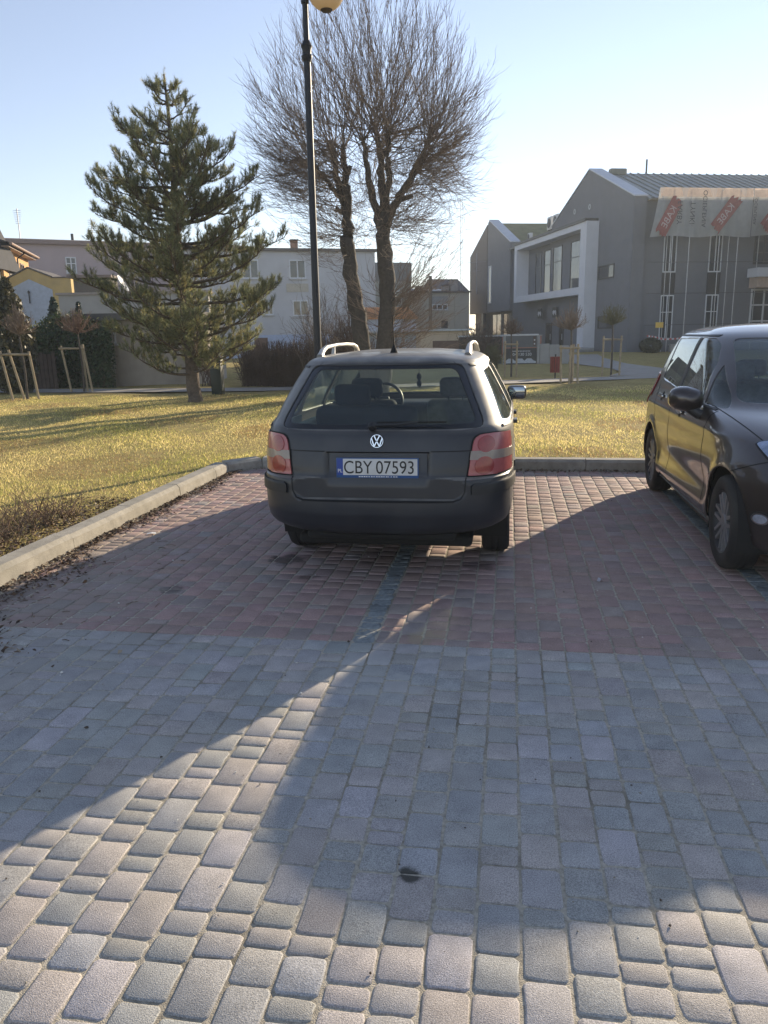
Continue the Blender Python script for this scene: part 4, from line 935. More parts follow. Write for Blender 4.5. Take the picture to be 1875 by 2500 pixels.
# ---- the pollarded two-stemmed tree behind the estate car
def bare_tree():
    T = thing('bare_tree', 'tall leafless two stemmed tree with pollarded limbs and a round twiggy crown', 'tree', (-3.6, 20.7, 0))
    X = lambda x, z, y=0.: (x+3.6, y, z)
    mb = MB(); sk = []
    sk += limb(mb, [X(-3.62, -.1, -.05), X(-3.86, 1.2), X(-4.06, 2.6), X(-4.2, 3.7), X(-4.2, 4.4)], .25, .155, 12)
    L1 = limb(mb, [X(-4.2, 4.1), X(-4.22, 4.5), X(-4.3, 5.0, .1), X(-4.45, 5.6, .1), X(-4.62, 6.4, .2)], .145, .06, 9)
    L2 = limb(mb, [X(-4.2, 4.15), X(-4.17, 5.2, -.1), X(-4.2, 5.7, -.25), X(-4.18, 6.2, -.3)], .115, .065, 9)
    L2b = limb(mb, [X(-4.28, 4.95), X(-4.6, 5.4, -.3), X(-5.0, 5.9, -.5)], .08, .04, 8)
    sk2 = limb(mb, [X(-3.5, -.1, .1), X(-3.3, 1.3, .1), X(-3.2, 2.8, .05), X(-3.27, 4.0), X(-3.26, 4.5)], .26, .165, 12)
    L3 = limb(mb, [X(-3.27, 4.1), X(-3.5, 5.0, -.1), X(-3.62, 5.7, -.15), X(-3.68, 6.4, -.2)], .115, .055, 9)
    L4 = limb(mb, [X(-3.27, 4.1), X(-3.3, 5.4, .1), X(-3.34, 6.1, .2), X(-3.45, 6.7, .2)], .12, .065, 9)
    L5 = limb(mb, [X(-3.27, 4.3), X(-3.08, 5.4, -.1), X(-3.08, 6.0, -.2), X(-3.04, 6.55, -.25)], .10, .06, 9)
    L6 = limb(mb, [X(-3.27, 4.1), X(-2.9, 4.95), X(-2.55, 5.45, .1), X(-2.2, 5.93, .15)], .12, .055, 9)
    L7 = limb(mb, [X(-2.65, 5.3), X(-2.3, 5.8, -.3), X(-2.0, 6.35, -.4)], .075, .04, 8)
    for a in ((L6[6][0], (.35, .1, .12)), (L1[8][0], (-.3, -.1, .15)), (L4[10][0], (.1, -.1, .3)), (L2[9][0], (.12, 0, .3))):
        p = Vector(a[0]); mb.tube([p, p+Vector(a[1])], [.06, .055], 8)
    mb.build('trunk', BARK, T, fix=False)
    upper = [p for L in (L1, L2, L2b, L3, L4, L5, L6, L7) for p in L[4:]]; up = np.array([p[0] for p in upper])
    low = np.array([p[0] for p in sk[14:]+sk2[14:]+L1[:5]+L6[:5]])
    r = np.random.default_rng(5)
    C0 = np.array([-.08, 0, 6.55]); 
    def shoots(n, starts, dirs, rad, sag):
        S0 = starts[r.integers(0, len(starts), n)]
        Tg = C0+dirs*rad
        # choose for each target one of a few random starts: the one nearest to it
        cand = starts[r.integers(0, len(starts), (n, 9))]; d = np.linalg.norm(cand-Tg[:, None], axis=2); S0 = cand[np.arange(n), d.argmin(1)]
        D = Tg-S0; Ln = np.linalg.norm(D, axis=1, keepdims=True); out = unit(Tg-C0)*np.array([1, 1, .3])
        ctl = S0+D*.45+out*Ln*.16+np.array([0, 0, 1])*Ln*sag+r.normal(0, .05, (n, 3))*Ln
        P = bez(S0, ctl, Tg, 9); P[:, 1:-1] += r.normal(0, .022, (n, 7, 3)); return P
    n = 560; z = r.uniform(-.45, 1, n); a = r.uniform(0, 2*np.pi, n); q = np.sqrt(1-z*z)
    dirs = np.stack([q*np.cos(a), q*np.sin(a), z], 1); rad = np.array([3.1, 2.9, 3.75])*r.uniform(.8, 1.03, (n, 1))
    A = shoots(n, up, dirs, rad, -.06)
    n2 = 260; z = r.uniform(-.85, -.2, n2); a = r.uniform(0, 2*np.pi, n2); q = np.sqrt(1-z*z)
    B = shoots(n2, np.concatenate([low, up[::5]]), np.stack([q*np.cos(a), q*np.sin(a), z], 1), np.array([3.1, 2.7, 3.9])*r.uniform(.65, 1.0, (n2, 1)), .06)
    n3 = 80; S0 = np.array([p[0] for p in sk2[4:12]])[r.integers(0, 8, n3)]; a = r.uniform(-1.1, 1.1, n3); Lq = r.uniform(.7, 2.3, n3)
    D = np.stack([np.cos(a), np.sin(a), r.uniform(.15, .9, n3)], 1)*Lq[:, None]*np.where(r.uniform(0, 1, n3) < .75, 1, -.7)[:, None]; D[:, 2] = np.abs(D[:, 2])
    Cc = bez(S0, S0+D*.5+[0, 0, -.15], S0+D, 9)+r.normal(0, .015, (n3, 9, 3))
    M_ = np.concatenate([A, B, Cc]); nn = len(M_)
    rr = np.linspace(1, .22, 9)[None]*np.concatenate([r.uniform(.008, .016, n), r.uniform(.006, .009, n2), r.uniform(.008, .015, n3)])[:, None]
    parts = [strands(M_, rr)]
    def side(P, per, lo, hi, rad, upb, k=5, ang=.55):
        m_ = len(P); K = P.shape[1]; idx = np.repeat(np.arange(m_), per); t = r.integers(2, K-1, len(idx))
        b = P[idx, t]; dr = unit(P[idx, np.minimum(t+1, K-1)]-P[idx, t-1]); w = unit(r.normal(0, 1, (len(idx), 3))); L_ = r.uniform(lo, hi, (len(idx), 1))
        d = unit(dr+w*ang+np.array([0, 0, upb])); c = b+d*L_*.5; e = b+unit(d+np.array([0, 0, .35])+unit(b-C0)*.2)*L_
        Q = bez(b, c, e, k)+r.normal(0, .012, (len(idx), k, 3)); return Q, np.linspace(1, .35, k)[None]*np.full((len(idx), 1), rad)
    q1, r1 = side(M_, 8, .25, .85, .005, .10); parts.append(strands(q1, r1))
    q2, r2 = side(q1, 1, .15, .5, .0045, .1, 4, .6); parts.append(strands(q2, r2))
    V, F = join_vf(parts); link('crown', fast_mesh('crown', V, F, smooth=True), TWIG, T)
bare_tree()

# ---- the pine on the lawn
NEEDLE = pm('pine_needle', (1, 1, 1), .6, 0, attr='tone', spec=.3, trans=.5)
def pine():
    T = thing('pine_tree', 'dense green pine tree standing alone on the lawn', 'tree', (-7.8, 18.3, 0))
    r = np.random.default_rng(11)
    ax = lambda z: np.array([.05-.018*z+.03*math.sin(z*1.3), .03*math.sin(z), z])
    mb = MB(); mb.tube([ax(z)+(np.array([.05, 0, 0]) if z < .3 else 0) for z in np.linspace(-.1, 7.5, 28)], [(.235 if z < .15 else .165)*(1-z/7.9)**.95+.01 for z in np.linspace(-.1, 7.5, 28)], 12); mb.build('trunk', PINEBARK, T, fix=False)
    prof_z = [.7, 1.2, 2.0, 2.8, 3.5, 4.2, 5.0, 5.7, 6.3, 6.9, 7.3, 7.7]; prof_r = [1.4, 1.75, 2.1, 2.3, 2.45, 2.3, 1.95, 1.6, 1.15, .72, .4, .08]
    wood = []; tips = []
    z = .85; k = 0
    while z < 7.2:
        m_ = int(r.integers(5, 8)) if z < 6.6 else 4; a0 = r.uniform(0, 6.28)
        for i in range(m_):
            a = a0+2*math.pi*i/m_+r.normal(0, .2); Lb = np.interp(z+.35, prof_z, prof_r)*r.uniform(.62, 1.12)
            if r.random() < .1: Lb *= 1.15
            rise = r.uniform(.08, .48)*Lb+.06*max(0, z-3)*.5; o = ax(z+r.normal(0, .08)); d = np.array([math.cos(a), math.sin(a), 0])
            P0 = o; P2 = o+d*Lb+np.array([0, 0, rise]); P1 = o+d*Lb*.55+np.array([0, 0, -.05*Lb if z < 4 else .02])
            t = np.linspace(0, 1, 10)[:, None]; P = P0*(1-t)**2+2*P1*t*(1-t)+P2*t*t+r.normal(0, .015, (10, 3))
            wood.append((P, np.linspace(.016+.011*Lb, .007, 10)))
            tips.append((P[-1], P[-1]-P[-2], .26))
            for s in range(int(10+13*Lb)):
                u = r.uniform(.1, 1)**.75; j = min(int(u*9), 8); b = P[j]+(P[j+1]-P[j])*(u*9-j); dr = unit(P[min(j+1, 9)]-P[j])
                sd_ = unit(np.cross(dr, [0, 0, 1]))*r.choice([-1, 1]); dd = unit(dr*r.uniform(.2, .8)+sd_*r.uniform(.2, 1)+np.array([0, 0, r.uniform(-.1, 1.1)]))
                l = r.uniform(.14, .5)*(.45+.55*(1.15-u))*min(1, Lb/1.4)+.06; e = b+dd*l+np.array([0, 0, l*.22])
                Q = b+(e-b)*np.linspace(0, 1, 4)[:, None]; Q[1:3, 2] -= l*.05; wood.append((np.repeat(Q, [3, 3, 2, 2], 0)+np.linspace(0, 1e-3, 10)[:, None], np.linspace(.008, .005, 10)))
                tips.append((e, e-b, r.uniform(.09, .17)))
                if l > .22:
                    for _ in range(3):
                        q = b+(e-b)*r.uniform(.35, .85); w = unit(unit(e-b)+r.normal(0, .55, 3)+[0, 0, .35]); tips.append((q+w*r.uniform(.05, .16), w, r.uniform(.08, .14)))
        z += r.uniform(.24, .4); k += 1
    for zz in np.linspace(6.8, 7.62, 9): tips.append((ax(zz)+r.normal(0, .06, 3), np.array([r.normal(0, .3), r.normal(0, .3), 1]), .2))
    V, F = strands(np.array([w[0] for w in wood]), np.array([w[1] for w in wood]), 4); link('branches', fast_mesh('branches', V, F, smooth=True), PINEBARK, T)
    E_ = np.array([t[0] for t in tips]); D = unit(unit(np.array([t[1] for t in tips]))+[0, 0, .35]); Ls = np.array([t[2] for t in tips]); n = len(E_); per = 30
    idx = np.repeat(np.arange(n), per); N_ = len(idx); u = r.uniform(-.15, 1, N_)
    base = E_[idx]-D[idx]*(Ls[idx]*(1-u))[:, None]; w = unit(np.cross(D[idx], r.normal(0, 1, (N_, 3)))); sp = r.uniform(.45, 1.5, N_)[:, None]*(1.15-.6*np.clip(u, 0, 1))[:, None]
    nd = unit(D[idx]+w*sp); ln = r.uniform(.06, .12, N_)[:, None]; tip = base+nd*ln; wd = unit(np.cross(nd, r.normal(0, 1, (N_, 3))))*r.uniform(.003, .005, N_)[:, None]
    V = np.stack([base-wd, base+wd, tip], 1).reshape(-1, 3); F = np.arange(3*N_).reshape(N_, 3)
    sh = r.uniform(0, 1, n); yel = r.uniform(0, 1, n) < .12
    tn = np.stack([.19+.09*sh, .22+.07*sh, .12+.03*sh], 1)*r.uniform(.7, 1.25, (n, 1)); tn[yel] = np.array([.45, .4, .18])
    tn = np.repeat(tn, per, 0)*r.uniform(.8, 1.2, (N_, 1)); dead = r.uniform(0, 1, N_) < .04; tn[dead] = [.16, .1, .05]
    c = link('crown', fast_mesh('crown', V, F, tn), NEEDLE, T); c['kind'] = 'stuff'
    return n
pine()

# ---- bare shrubs
def shrub(name, label, cat, x, y, h, w, n, seed, mat, per=5, dense=.6, group=None, rad=.009, flat=1.):
    T = thing(name, label, cat, (x, y, .08), 0, group); r = np.random.default_rng(seed)
    b = np.stack([r.normal(0, w*.12, n), r.normal(0, w*.12*flat, n), np.zeros(n)], 1); a = r.uniform(0, 6.28, n); q = r.uniform(0, 1, n)**.6
    e = np.stack([np.cos(a)*q*w*.5, np.sin(a)*q*w*.5*flat, h*(1-.45*q*q)*r.uniform(.7, 1.05, n)], 1)
    P = bez(b, b*.6+e*np.array([.35, .35, .6]), e, 7)+r.normal(0, .02, (n, 7, 3))*np.linspace(0, 1, 7)[None, :, None]
    st = strands(P, np.linspace(1, .25, 7)[None]*r.uniform(.7, 1.4, (n, 1))*rad*1.5); link('stems', fast_mesh('stems', *st, smooth=True), mat, T)
    idx = np.repeat(np.arange(n), per); t = r.integers(2, 6, len(idx)); b2 = P[idx, t]; d = unit(unit(P[idx, t+1]-P[idx, t-1])+r.normal(0, dense, (len(idx), 3))+[0, 0, .15]); L_ = r.uniform(.12, .38, (len(idx), 1))*h
    Q = bez(b2, b2+d*L_*.5, b2+unit(d+[0, 0, .2])*L_, 4)+r.normal(0, .012, (len(idx), 4, 3)); i3 = np.repeat(np.arange(len(Q)), 2); t3 = r.integers(1, 3, len(i3)); d3 = unit(unit(Q[i3, t3+1]-Q[i3, t3])+r.normal(0, dense, (len(i3), 3))); l3 = r.uniform(.06, .2, (len(i3), 1))*h
    Q3 = np.stack([Q[i3, t3], Q[i3, t3]+d3*l3*.5, Q[i3, t3]+d3*l3], 1)
    V, F = join_vf([strands(Q, np.linspace(1, .4, 4)[None]*np.full((len(Q), 1), rad*.7)), strands(Q3, np.full((len(Q3), 3), rad*.45))]); link('twigs', fast_mesh('twigs', V, F, smooth=True), mat, T)
    return T
TW2 = pm('shrub_twig', (.16, .125, .1), .85, .35, 3); TW3 = pm('hedge_twig', (.1, .07, .058), .9, .4, 3)
shrub('bare_shrub', 'tall pale bare shrub behind the lamp post', 'shrub', -5.6, 23.5, 3.0, 3.0, 46, 1, TW2)
shrub('bare_shrub', 'dark bushy bare shrub between lamp post and tree trunks', 'shrub', -4.75, 23.0, 2.3, 1.5, 60, 2, TW3, 6)
shrub('bare_shrub', 'low dark bare bush in front of the cream house', 'shrub', -1.4, 38.5, 2.0, 2.2, 60, 3, TW3, 6, rad=.015)
shrub('bare_shrub', 'small bare shrub against the rendered outbuilding wall', 'shrub', -9.6, 24.2, 1.5, 1.3, 30, 4, TW3, 5)
shrub('bare_shrub', 'green brown bush at the corner of the poster fence', 'shrub', -.75, 34, 1.0, .9, 60, 8, pm('olive_twig', (.1, .1, .045), .9, .3, 3), 7, rad=.012)
def hedge(name, label, x0, x1, y, d, h, n, seed):
    T = thing(name, label, 'hedge', ((x0+x1)/2, y, .06)); r = np.random.default_rng(seed); w = x1-x0
    b = np.stack([r.uniform(-w/2, w/2, n), r.uniform(-d/2, d/2, n), np.zeros(n)], 1); e = b+np.stack([r.normal(0, .2, n), r.normal(0, .18, n), r.uniform(.5, 1.08, n)*h], 1)
    P = bez(b, (b+e)/2+r.normal(0, .08, (n, 3)), e, 5)+r.normal(0, .02, (n, 5, 3)); i = np.repeat(np.arange(n), 4); t = r.integers(1, 4, len(i)); dd = r.normal(0, 1, (len(i), 3)); dd[:, 2] = np.abs(dd[:, 2]); l = r.uniform(.1, .3, (len(i), 1))
    Q = np.stack([P[i, t], P[i, t]+unit(dd)*l*.5+r.normal(0, .02, (len(i), 3)), P[i, t]+unit(dd)*l], 1)
    V, F = join_vf([strands(P, np.full((n, 5), .007)), strands(Q, np.full((len(Q), 3), .005))]); o = link('twigs', fast_mesh('twigs', V, F), TW3, T); o['kind'] = 'stuff'
hedge('bare_hedge', 'dense brown leafless hedge behind the lamp post', -8.4, -4.4, 24.3, 1.2, 1.35, 2300, 3)

# ---- leafy things along the left wall
LEAF = pm('leaf', (1, 1, 1), .45, 0, attr='tone', spec=.4, trans=.25)
def leaf_cards(P, s, nrm, r, tone_fn):
    n = len(P); u = unit(np.cross(nrm, r.normal(0, 1, (n, 3)))); v = unit(np.cross(nrm, u)); s = s[:, None]
    V = np.stack([P-u*s, P-v*s*.55+nrm*s*.12, P+u*s, P+v*s*.55+nrm*s*.12], 1).reshape(-1, 3); return V, np.arange(4*n).reshape(n, 4), tone_fn(n)
def ivy():
    T = thing('ivy_hedge', 'dark green ivy covering the garden wall behind the staked trees', 'ivy', (-15.2, 24.2, .0)); r = np.random.default_rng(21)
    MB().box(-5, 2.1, .12, .45, 0, 2.05).build('supporting_wall', pm('old_wall', (.2, .18, .15), .9, .2, 2), T)
    n = 15000; x = r.uniform(-5, 2.35, n); z = r.uniform(0, 1, n)**.85*(2.25+.18*np.sin(x*2)+.1*np.sin(x*5.3)); edge = sstep(2.4, 1.7, x); y = -.05-.28*np.abs(np.sin(x*1.7+z*2.1))*r.uniform(.2, 1, n)+r.normal(0, .07, n)
    top = r.uniform(0, 1, n) < .14; z[top] = 2.2+.18*np.sin(x[top]*2)+r.normal(0, .09, top.sum()); y[top] = r.uniform(-.3, .5, top.sum())
    N_ = unit(np.stack([r.normal(0, .5, n), -np.ones(n), r.normal(.3, .5, n)], 1)); N_[top] = unit(r.normal(0, .6, (top.sum(), 3))+[0, -.2, 1])
    V, F, t = leaf_cards(np.stack([x, y, z], 1), r.uniform(.03, .075, n), N_, r, lambda k: np.array([.035, .06, .022])*r.uniform(.5, 1.7, (k, 1)))
    li = top & (r.uniform(0, 1, n) < .5); t[li] = np.array([.2, .2, .06])*r.uniform(.6, 1.2, (li.sum(), 1))
    o = link('leaves', fast_mesh('leaves', V, F, t), LEAF, T); o['kind'] = 'stuff'
ivy()
def conifer(name, label, x, y, h, w, n, seed, col, cat='conifer'):
    T = thing(name, label, cat, (x, y, .05)); r = np.random.default_rng(seed)
    MB().tube([(0, 0, 0), (0, 0, h*.9)], [.07, .015], 8).build('trunk', BARK, T)
    z = r.uniform(.03, 1, n); rad = w*.5*np.minimum(1, (1-z)*2.2+.05)**.8*np.minimum(1, .6+z*2)*r.uniform(.55, 1.08, n); a = r.uniform(0, 6.28, n)
    P = np.stack([np.cos(a)*rad, np.sin(a)*rad, z*h], 1); N_ = unit(np.stack([np.cos(a), np.sin(a), r.normal(.1, .4, n)], 1)+r.normal(0, .5, (n, 3)))
    V, F, t = leaf_cards(P, r.uniform(.05, .11, n), N_, r, lambda k: np.array(col)*r.uniform(.5, 1.5, (k, 1))); o = link('foliage', fast_mesh('foliage', V, F, t), LEAF, T); o['kind'] = 'stuff'
conifer('columnar_conifer', 'tall brownish columnar conifer at the end of the ivy', -14.75, 21.6, 3.4, 1.25, 2600, 5, (.075, .07, .035))
conifer('small_conifer', 'small dark green conifer above the ivy by the blue gable', -16.9, 27.5, 3.15, .8, 1300, 6, (.03, .055, .035))
conifer('small_conifer', 'small dark conifer above the ivy by the yellow wall', -15.9, 27.5, 2.95, .6, 900, 7, (.03, .055, .035))

# ---- young staked trees
STAKE = pm('stake_wood', (.33, .27, .18), .85, .25, 6, bump=.004, bscale=40)
def staked(label, x, y, hs, hc, crown, posts, seed, rail=True, mat=TWIG, upright=False):
    T = thing('staked_tree', label, 'young tree', (x, y, .08), 0, None); r = np.random.default_rng(seed)
    tops = []
    for px, py, tx, ty in posts:
        MB().tube([(px, py, -.05), ((px+tx)/2, (py+ty)/2, hs*.5), (tx, ty, hs+r.uniform(.0, .06))], .032, 8).build('stake', STAKE, T); tops.append((tx, ty))
    for i in range(len(tops)-1):
        (ax_, ay), (bx, by) = tops[i], tops[i+1]; d = unit(np.array([bx-ax_, by-ay, 0]))*.05
        MB().tube([(ax_-d[0], ay-d[1]-.04, hs-.06), (bx+d[0], by+d[1]-.04, hs-.07)], .03, 8).build('cross_rail', STAKE, T)
    MB().tube([(.02, 0, -.05), (.03, .02, hs*.6), (0, 0, hc)], [.035, .03, .024], 8).build('trunk', BARK, T)
    n = 60; a = r.uniform(0, 6.28, n); q = r.uniform(.1, 1, n); b = np.tile([[0, 0, hc-.02]], (n, 1)); w, h = crown
    e = b+np.stack([np.cos(a)*q*w*.5, np.sin(a)*q*w*.5, (1-.75*q*q)*h*r.uniform(.5, 1, n)], 1)
    P = bez(b, b+(e-b)*[.6, .6, .3], e, 6)+r.normal(0, .012, (n, 6, 3)); i = np.repeat(np.arange(n), 6); t = r.integers(1, 5, len(i)); d = unit(unit(P[i, t+1]-P[i, t])+r.normal(0, .6, (len(i), 3))+[0, 0, .3]); l = r.uniform(.08, .24, (len(i), 1))
    Q = np.stack([P[i, t], P[i, t]+d*l*.5, P[i, t]+d*l+[0, 0, .02]], 1)
    V, F = join_vf([strands(P, np.linspace(.010, .005, 6)[None]*np.ones((n, 1))), strands(Q, np.full((len(Q), 3), .0045))]); link('crown', fast_mesh('crown', V, F, smooth=True), mat, T)
TWR = pm('reddish_twig', (.2, .13, .095), .85, .3, 4)
staked('young tree with thin upright twigs tied between three leaning stakes', -12.75, 19.0, 1.28, 1.75, (1.0, .9), [(-.33, -.1, -.55, -.1), (-.12, .1, -.4, .05), (.36, 0, .22, 0)], 1)
staked('young tree with broad flat twiggy crown and leaning stakes before the ivy', -12.6, 21.6, 1.38, 1.78, (1.5, .85), [(-.38, 0, -.58, 0), (.08, .1, .0, .15), (.3, 0, .12, 0)], 2, mat=TWR)
staked('staked young tree beside the red litter bin', 1.8, 24.0, 1.12, 1.6, (1.25, .85), [(-.25, .2, -.27, .2), (-.02, -.1, .0, -.1), (.22, -.15, .2, -.15), (.1, .3, .1, .3)], 3)
staked('staked young tree near the curve of the entrance path', 3.45, 27.8, 1.3, 1.75, (1.1, .75), [(-.28, 0, -.28, 0), (.05, .3, .05, .3), (.25, -.3, .27, -.3)], 4, mat=pm('olive_twig', (.1, .1, .045), .9, .3, 3))
staked('thin staked young tree standing before the black poster', .05, 27.5, 1.2, 1.5, (.9, .6), [(-.2, 0, -.2, 0), (.2, 0, .2, 0)], 5, mat=TW3)

# ---- lamp post
def lamp_post():
    T = thing('lamp_post', 'tall dark lamp post with cream globe lamp behind the estate car', 'lamp post', (-2.62, 10.6, .08))
    D = pm('lamp_paint', (.012, .015, .022), .5, .15, 5, coat=.08, spec=.3)
    mb = MB(); mb.lathe([(.11, 0), (.11, .35), (.095, .4), (.085, .6), (.062, .68), (.052, 1.2), (.047, 3.0), (.044, 4.98)], 24); mb.build('pole', D, T)
    mb = MB(); mb.lathe([(.046, 4.96), (.066, 5.0), (.07, 5.03), (.055, 5.05), (.058, 5.1), (.074, 5.14), (.05, 5.19), (.04, 5.21)], 24); mb.build('collar', D, T)
    mb = MB(); mb.lathe([(.036, 5.2), (.036, 5.62), (.05, 5.63), (.052, 6.05), (.04, 6.08), (.04, 6.4), (.02, 6.5), (0.001, 6.56)], 20); mb.build('upper_pole', D, T)
    mb = MB(); mb.tube([(.03, 0, 5.45), (.03, 0, 5.5)], .03, 10)
    mb = MB(); pts = [(.0, 0, 6.1)]+[(.27*(i/6), 0, 6.1+.16*math.sin(math.pi*i/6*.95)) for i in range(1, 7)]+[(.275, 0, 6.05)]; mb.tube(pts, .018, 8); mb.tube([(.275, 0, 6.06), (.275, 0, 5.98)], [.05, .06], 14); mb.build('arm', D, T)
    n = 28; mb = MB(); prof = [(max(.001, .232*math.sin(math.pi*i/n)), -.232*math.cos(math.pi*i/n)) for i in range(n+1)]
    gm = pm('opal_globe', (.72, .6, .42), .3, .05, 3, coat=.4, trans=.45); mb.lathe(prof, 36, Matrix.Translation((.275, 0, 5.755)), cap=False); g = mb.build('globe', gm, T)
    mb = MB(); mb.lathe([(.001, -.243), (.06, -.238), (.078, -.222), (.07, -.21)], 24, Matrix.Translation((.275, 0, 5.755)), cap=False); mb.build('globe_cap', pm('brown_cap', (.05, .03, .02), .5, .1), g)
lamp_post()

# ---- bins, bollard
def bin_post():
    T = thing('bollard_bin', 'dark green narrow litter bin post beside the footpath', 'litter bin', (-7.9, 20.4, .08))
    MB().box(-.15, .15, -.13, .13, .02, 1.0, .02).build('bin_body', pm('green_bin', (.01, .022, .02), .5, .2, 5), T); MB().box(-.17, .17, -.15, .15, 1.0, 1.05, .015).build('bin_lid', pm('green_bin', (.01, .022, .02), .5), T)
bin_post()
def red_bin():
    T = thing('red_litter_bin', 'small red slatted litter bin on the lawn', 'litter bin', (1.52, 26.7, .08)); RD = pm('red_slat', (.2, .022, .02), .55, .2, 6)
    MB().tube([(0, 0, -.05), (0, 0, .8)], .025, 8).build('post', BLACK, T)
    for i in range(12):
        a = 2*math.pi*i/12; M = Matrix.Rotation(a, 4, 'Z'); mb = MB(); mb.box(.155, .172, -.034, .034, .2, .72, 0, M); mb.build('slat', RD, T)
    mb = MB(); mb.lathe([(.14, .22), (.15, .7), (.13, .7), (.12, .23)], 16); mb.build('liner', BLACK, T)
red_bin()
# ================================================================ buildings
def rotu(deg): return R(90-deg)
def bbox(T, name, mat, x0, x1, y0, y1, z0, z1): return MB().box(x0, x1, y0, y1, z0, z1).build(name, mat, T)
PANE = glass_mat('window_pane', (.05, .06, .07), 0)
PANE = pm('dark_pane', (.03, .036, .045), .06, .2, .6, spec=.9)
WARMP = pm('bright_pane', (.1, .11, .12), .05, .2, .6, spec=1.)
WHITE_F = pm('white_window_frame', (.62, .64, .66), .5, .05)
def window(T, x0, x1, z0, z1, y, d=-1, frame=WHITE_F, fw=.07, bars=(1,), hbars=(), sill=True, pane=None, deep=.1, face='front'):
    """window in the plane y=const of the parent's frame looking towards d*y (or x=const when face='side')"""
    pane = pane or PANE
    def B(name, mat, a0, a1, b0, b1, c0, c1, par):   # a along the wall, b out of the wall, c up
        lo, hi = sorted((y+d*b0, y+d*b1))
        if face == 'front': return MB().box(a0, a1, lo, hi, c0, c1).build(name, mat, par)
        return MB().box(lo, hi, a0, a1, c0, c1).build(name, mat, par)
    w = B('window', pane, x0+fw, x1-fw, .004, .012, z0+fw, z1-fw, T)
    for a in ((x0, x0+fw, z0, z1), (x1-fw, x1, z0, z1)): B('frame', frame, a[0], a[1], .003, .05, a[2], a[3], w)
    for a in ((z0, z0+fw), (z1-fw, z1)): B('frame', frame, x0+fw, x1-fw, .003, .05, a[0], a[1], w)
    n = len(bars)+1
    for k in range(1, len(bars)+1):
        c = x0+(x1-x0)*k/n; B('mullion', frame, c-fw*.5, c+fw*.5, .013, .045, z0+fw, z1-fw, w)
    for h in hbars:
        c = z0+(z1-z0)*h; B('transom', frame, x0+fw, x1-fw, .013, .042, c-fw*.35, c+fw*.35, w)
    if sill: B('sill', pm('sill_stone', (.45, .45, .45), .7), x0-.06, x1+.06, .002, .12, z0-.07, z0-.005, T)
    return w

# ---------------- grey modern building on the right, frame u to the right, v away from the camera
GB = (8.01, 56.29, 0)
GREYW = pm('grey_render', (.16, .167, .185), .9, .06, 1.2, bump=.002, bscale=60, dirt=(.14, .145, .16), dscale=.4, damt=.5)
BROWNW = pm('brown_cladding', (.14, .125, .12), .85, .08, 2)
WHITEW = pm('white_render', (.62, .63, .66), .85, .05, 1)
ROOFM = pm('standing_seam', (.2, .23, .24), .45, .15, .8, metal=.3, dirt=(.2, .21, .15), dscale=.5)
MOSSR = pm('mossy_sheet_roof', (.2, .21, .13), .75, .25, 1.2, dirt=(.26, .24, .17), dscale=1.4)
COPING = pm('zinc_coping', (.42, .44, .47), .4, .1, 2, metal=.4)
ANTH = pm('anthracite_frame', (.03, .032, .036), .5, .1)
def gable_poly(v0, v1, eave, apex): return [(v0, 0), (v1, 0), (v1, eave), ((v0+v1)/2, apex), (v0, eave)]
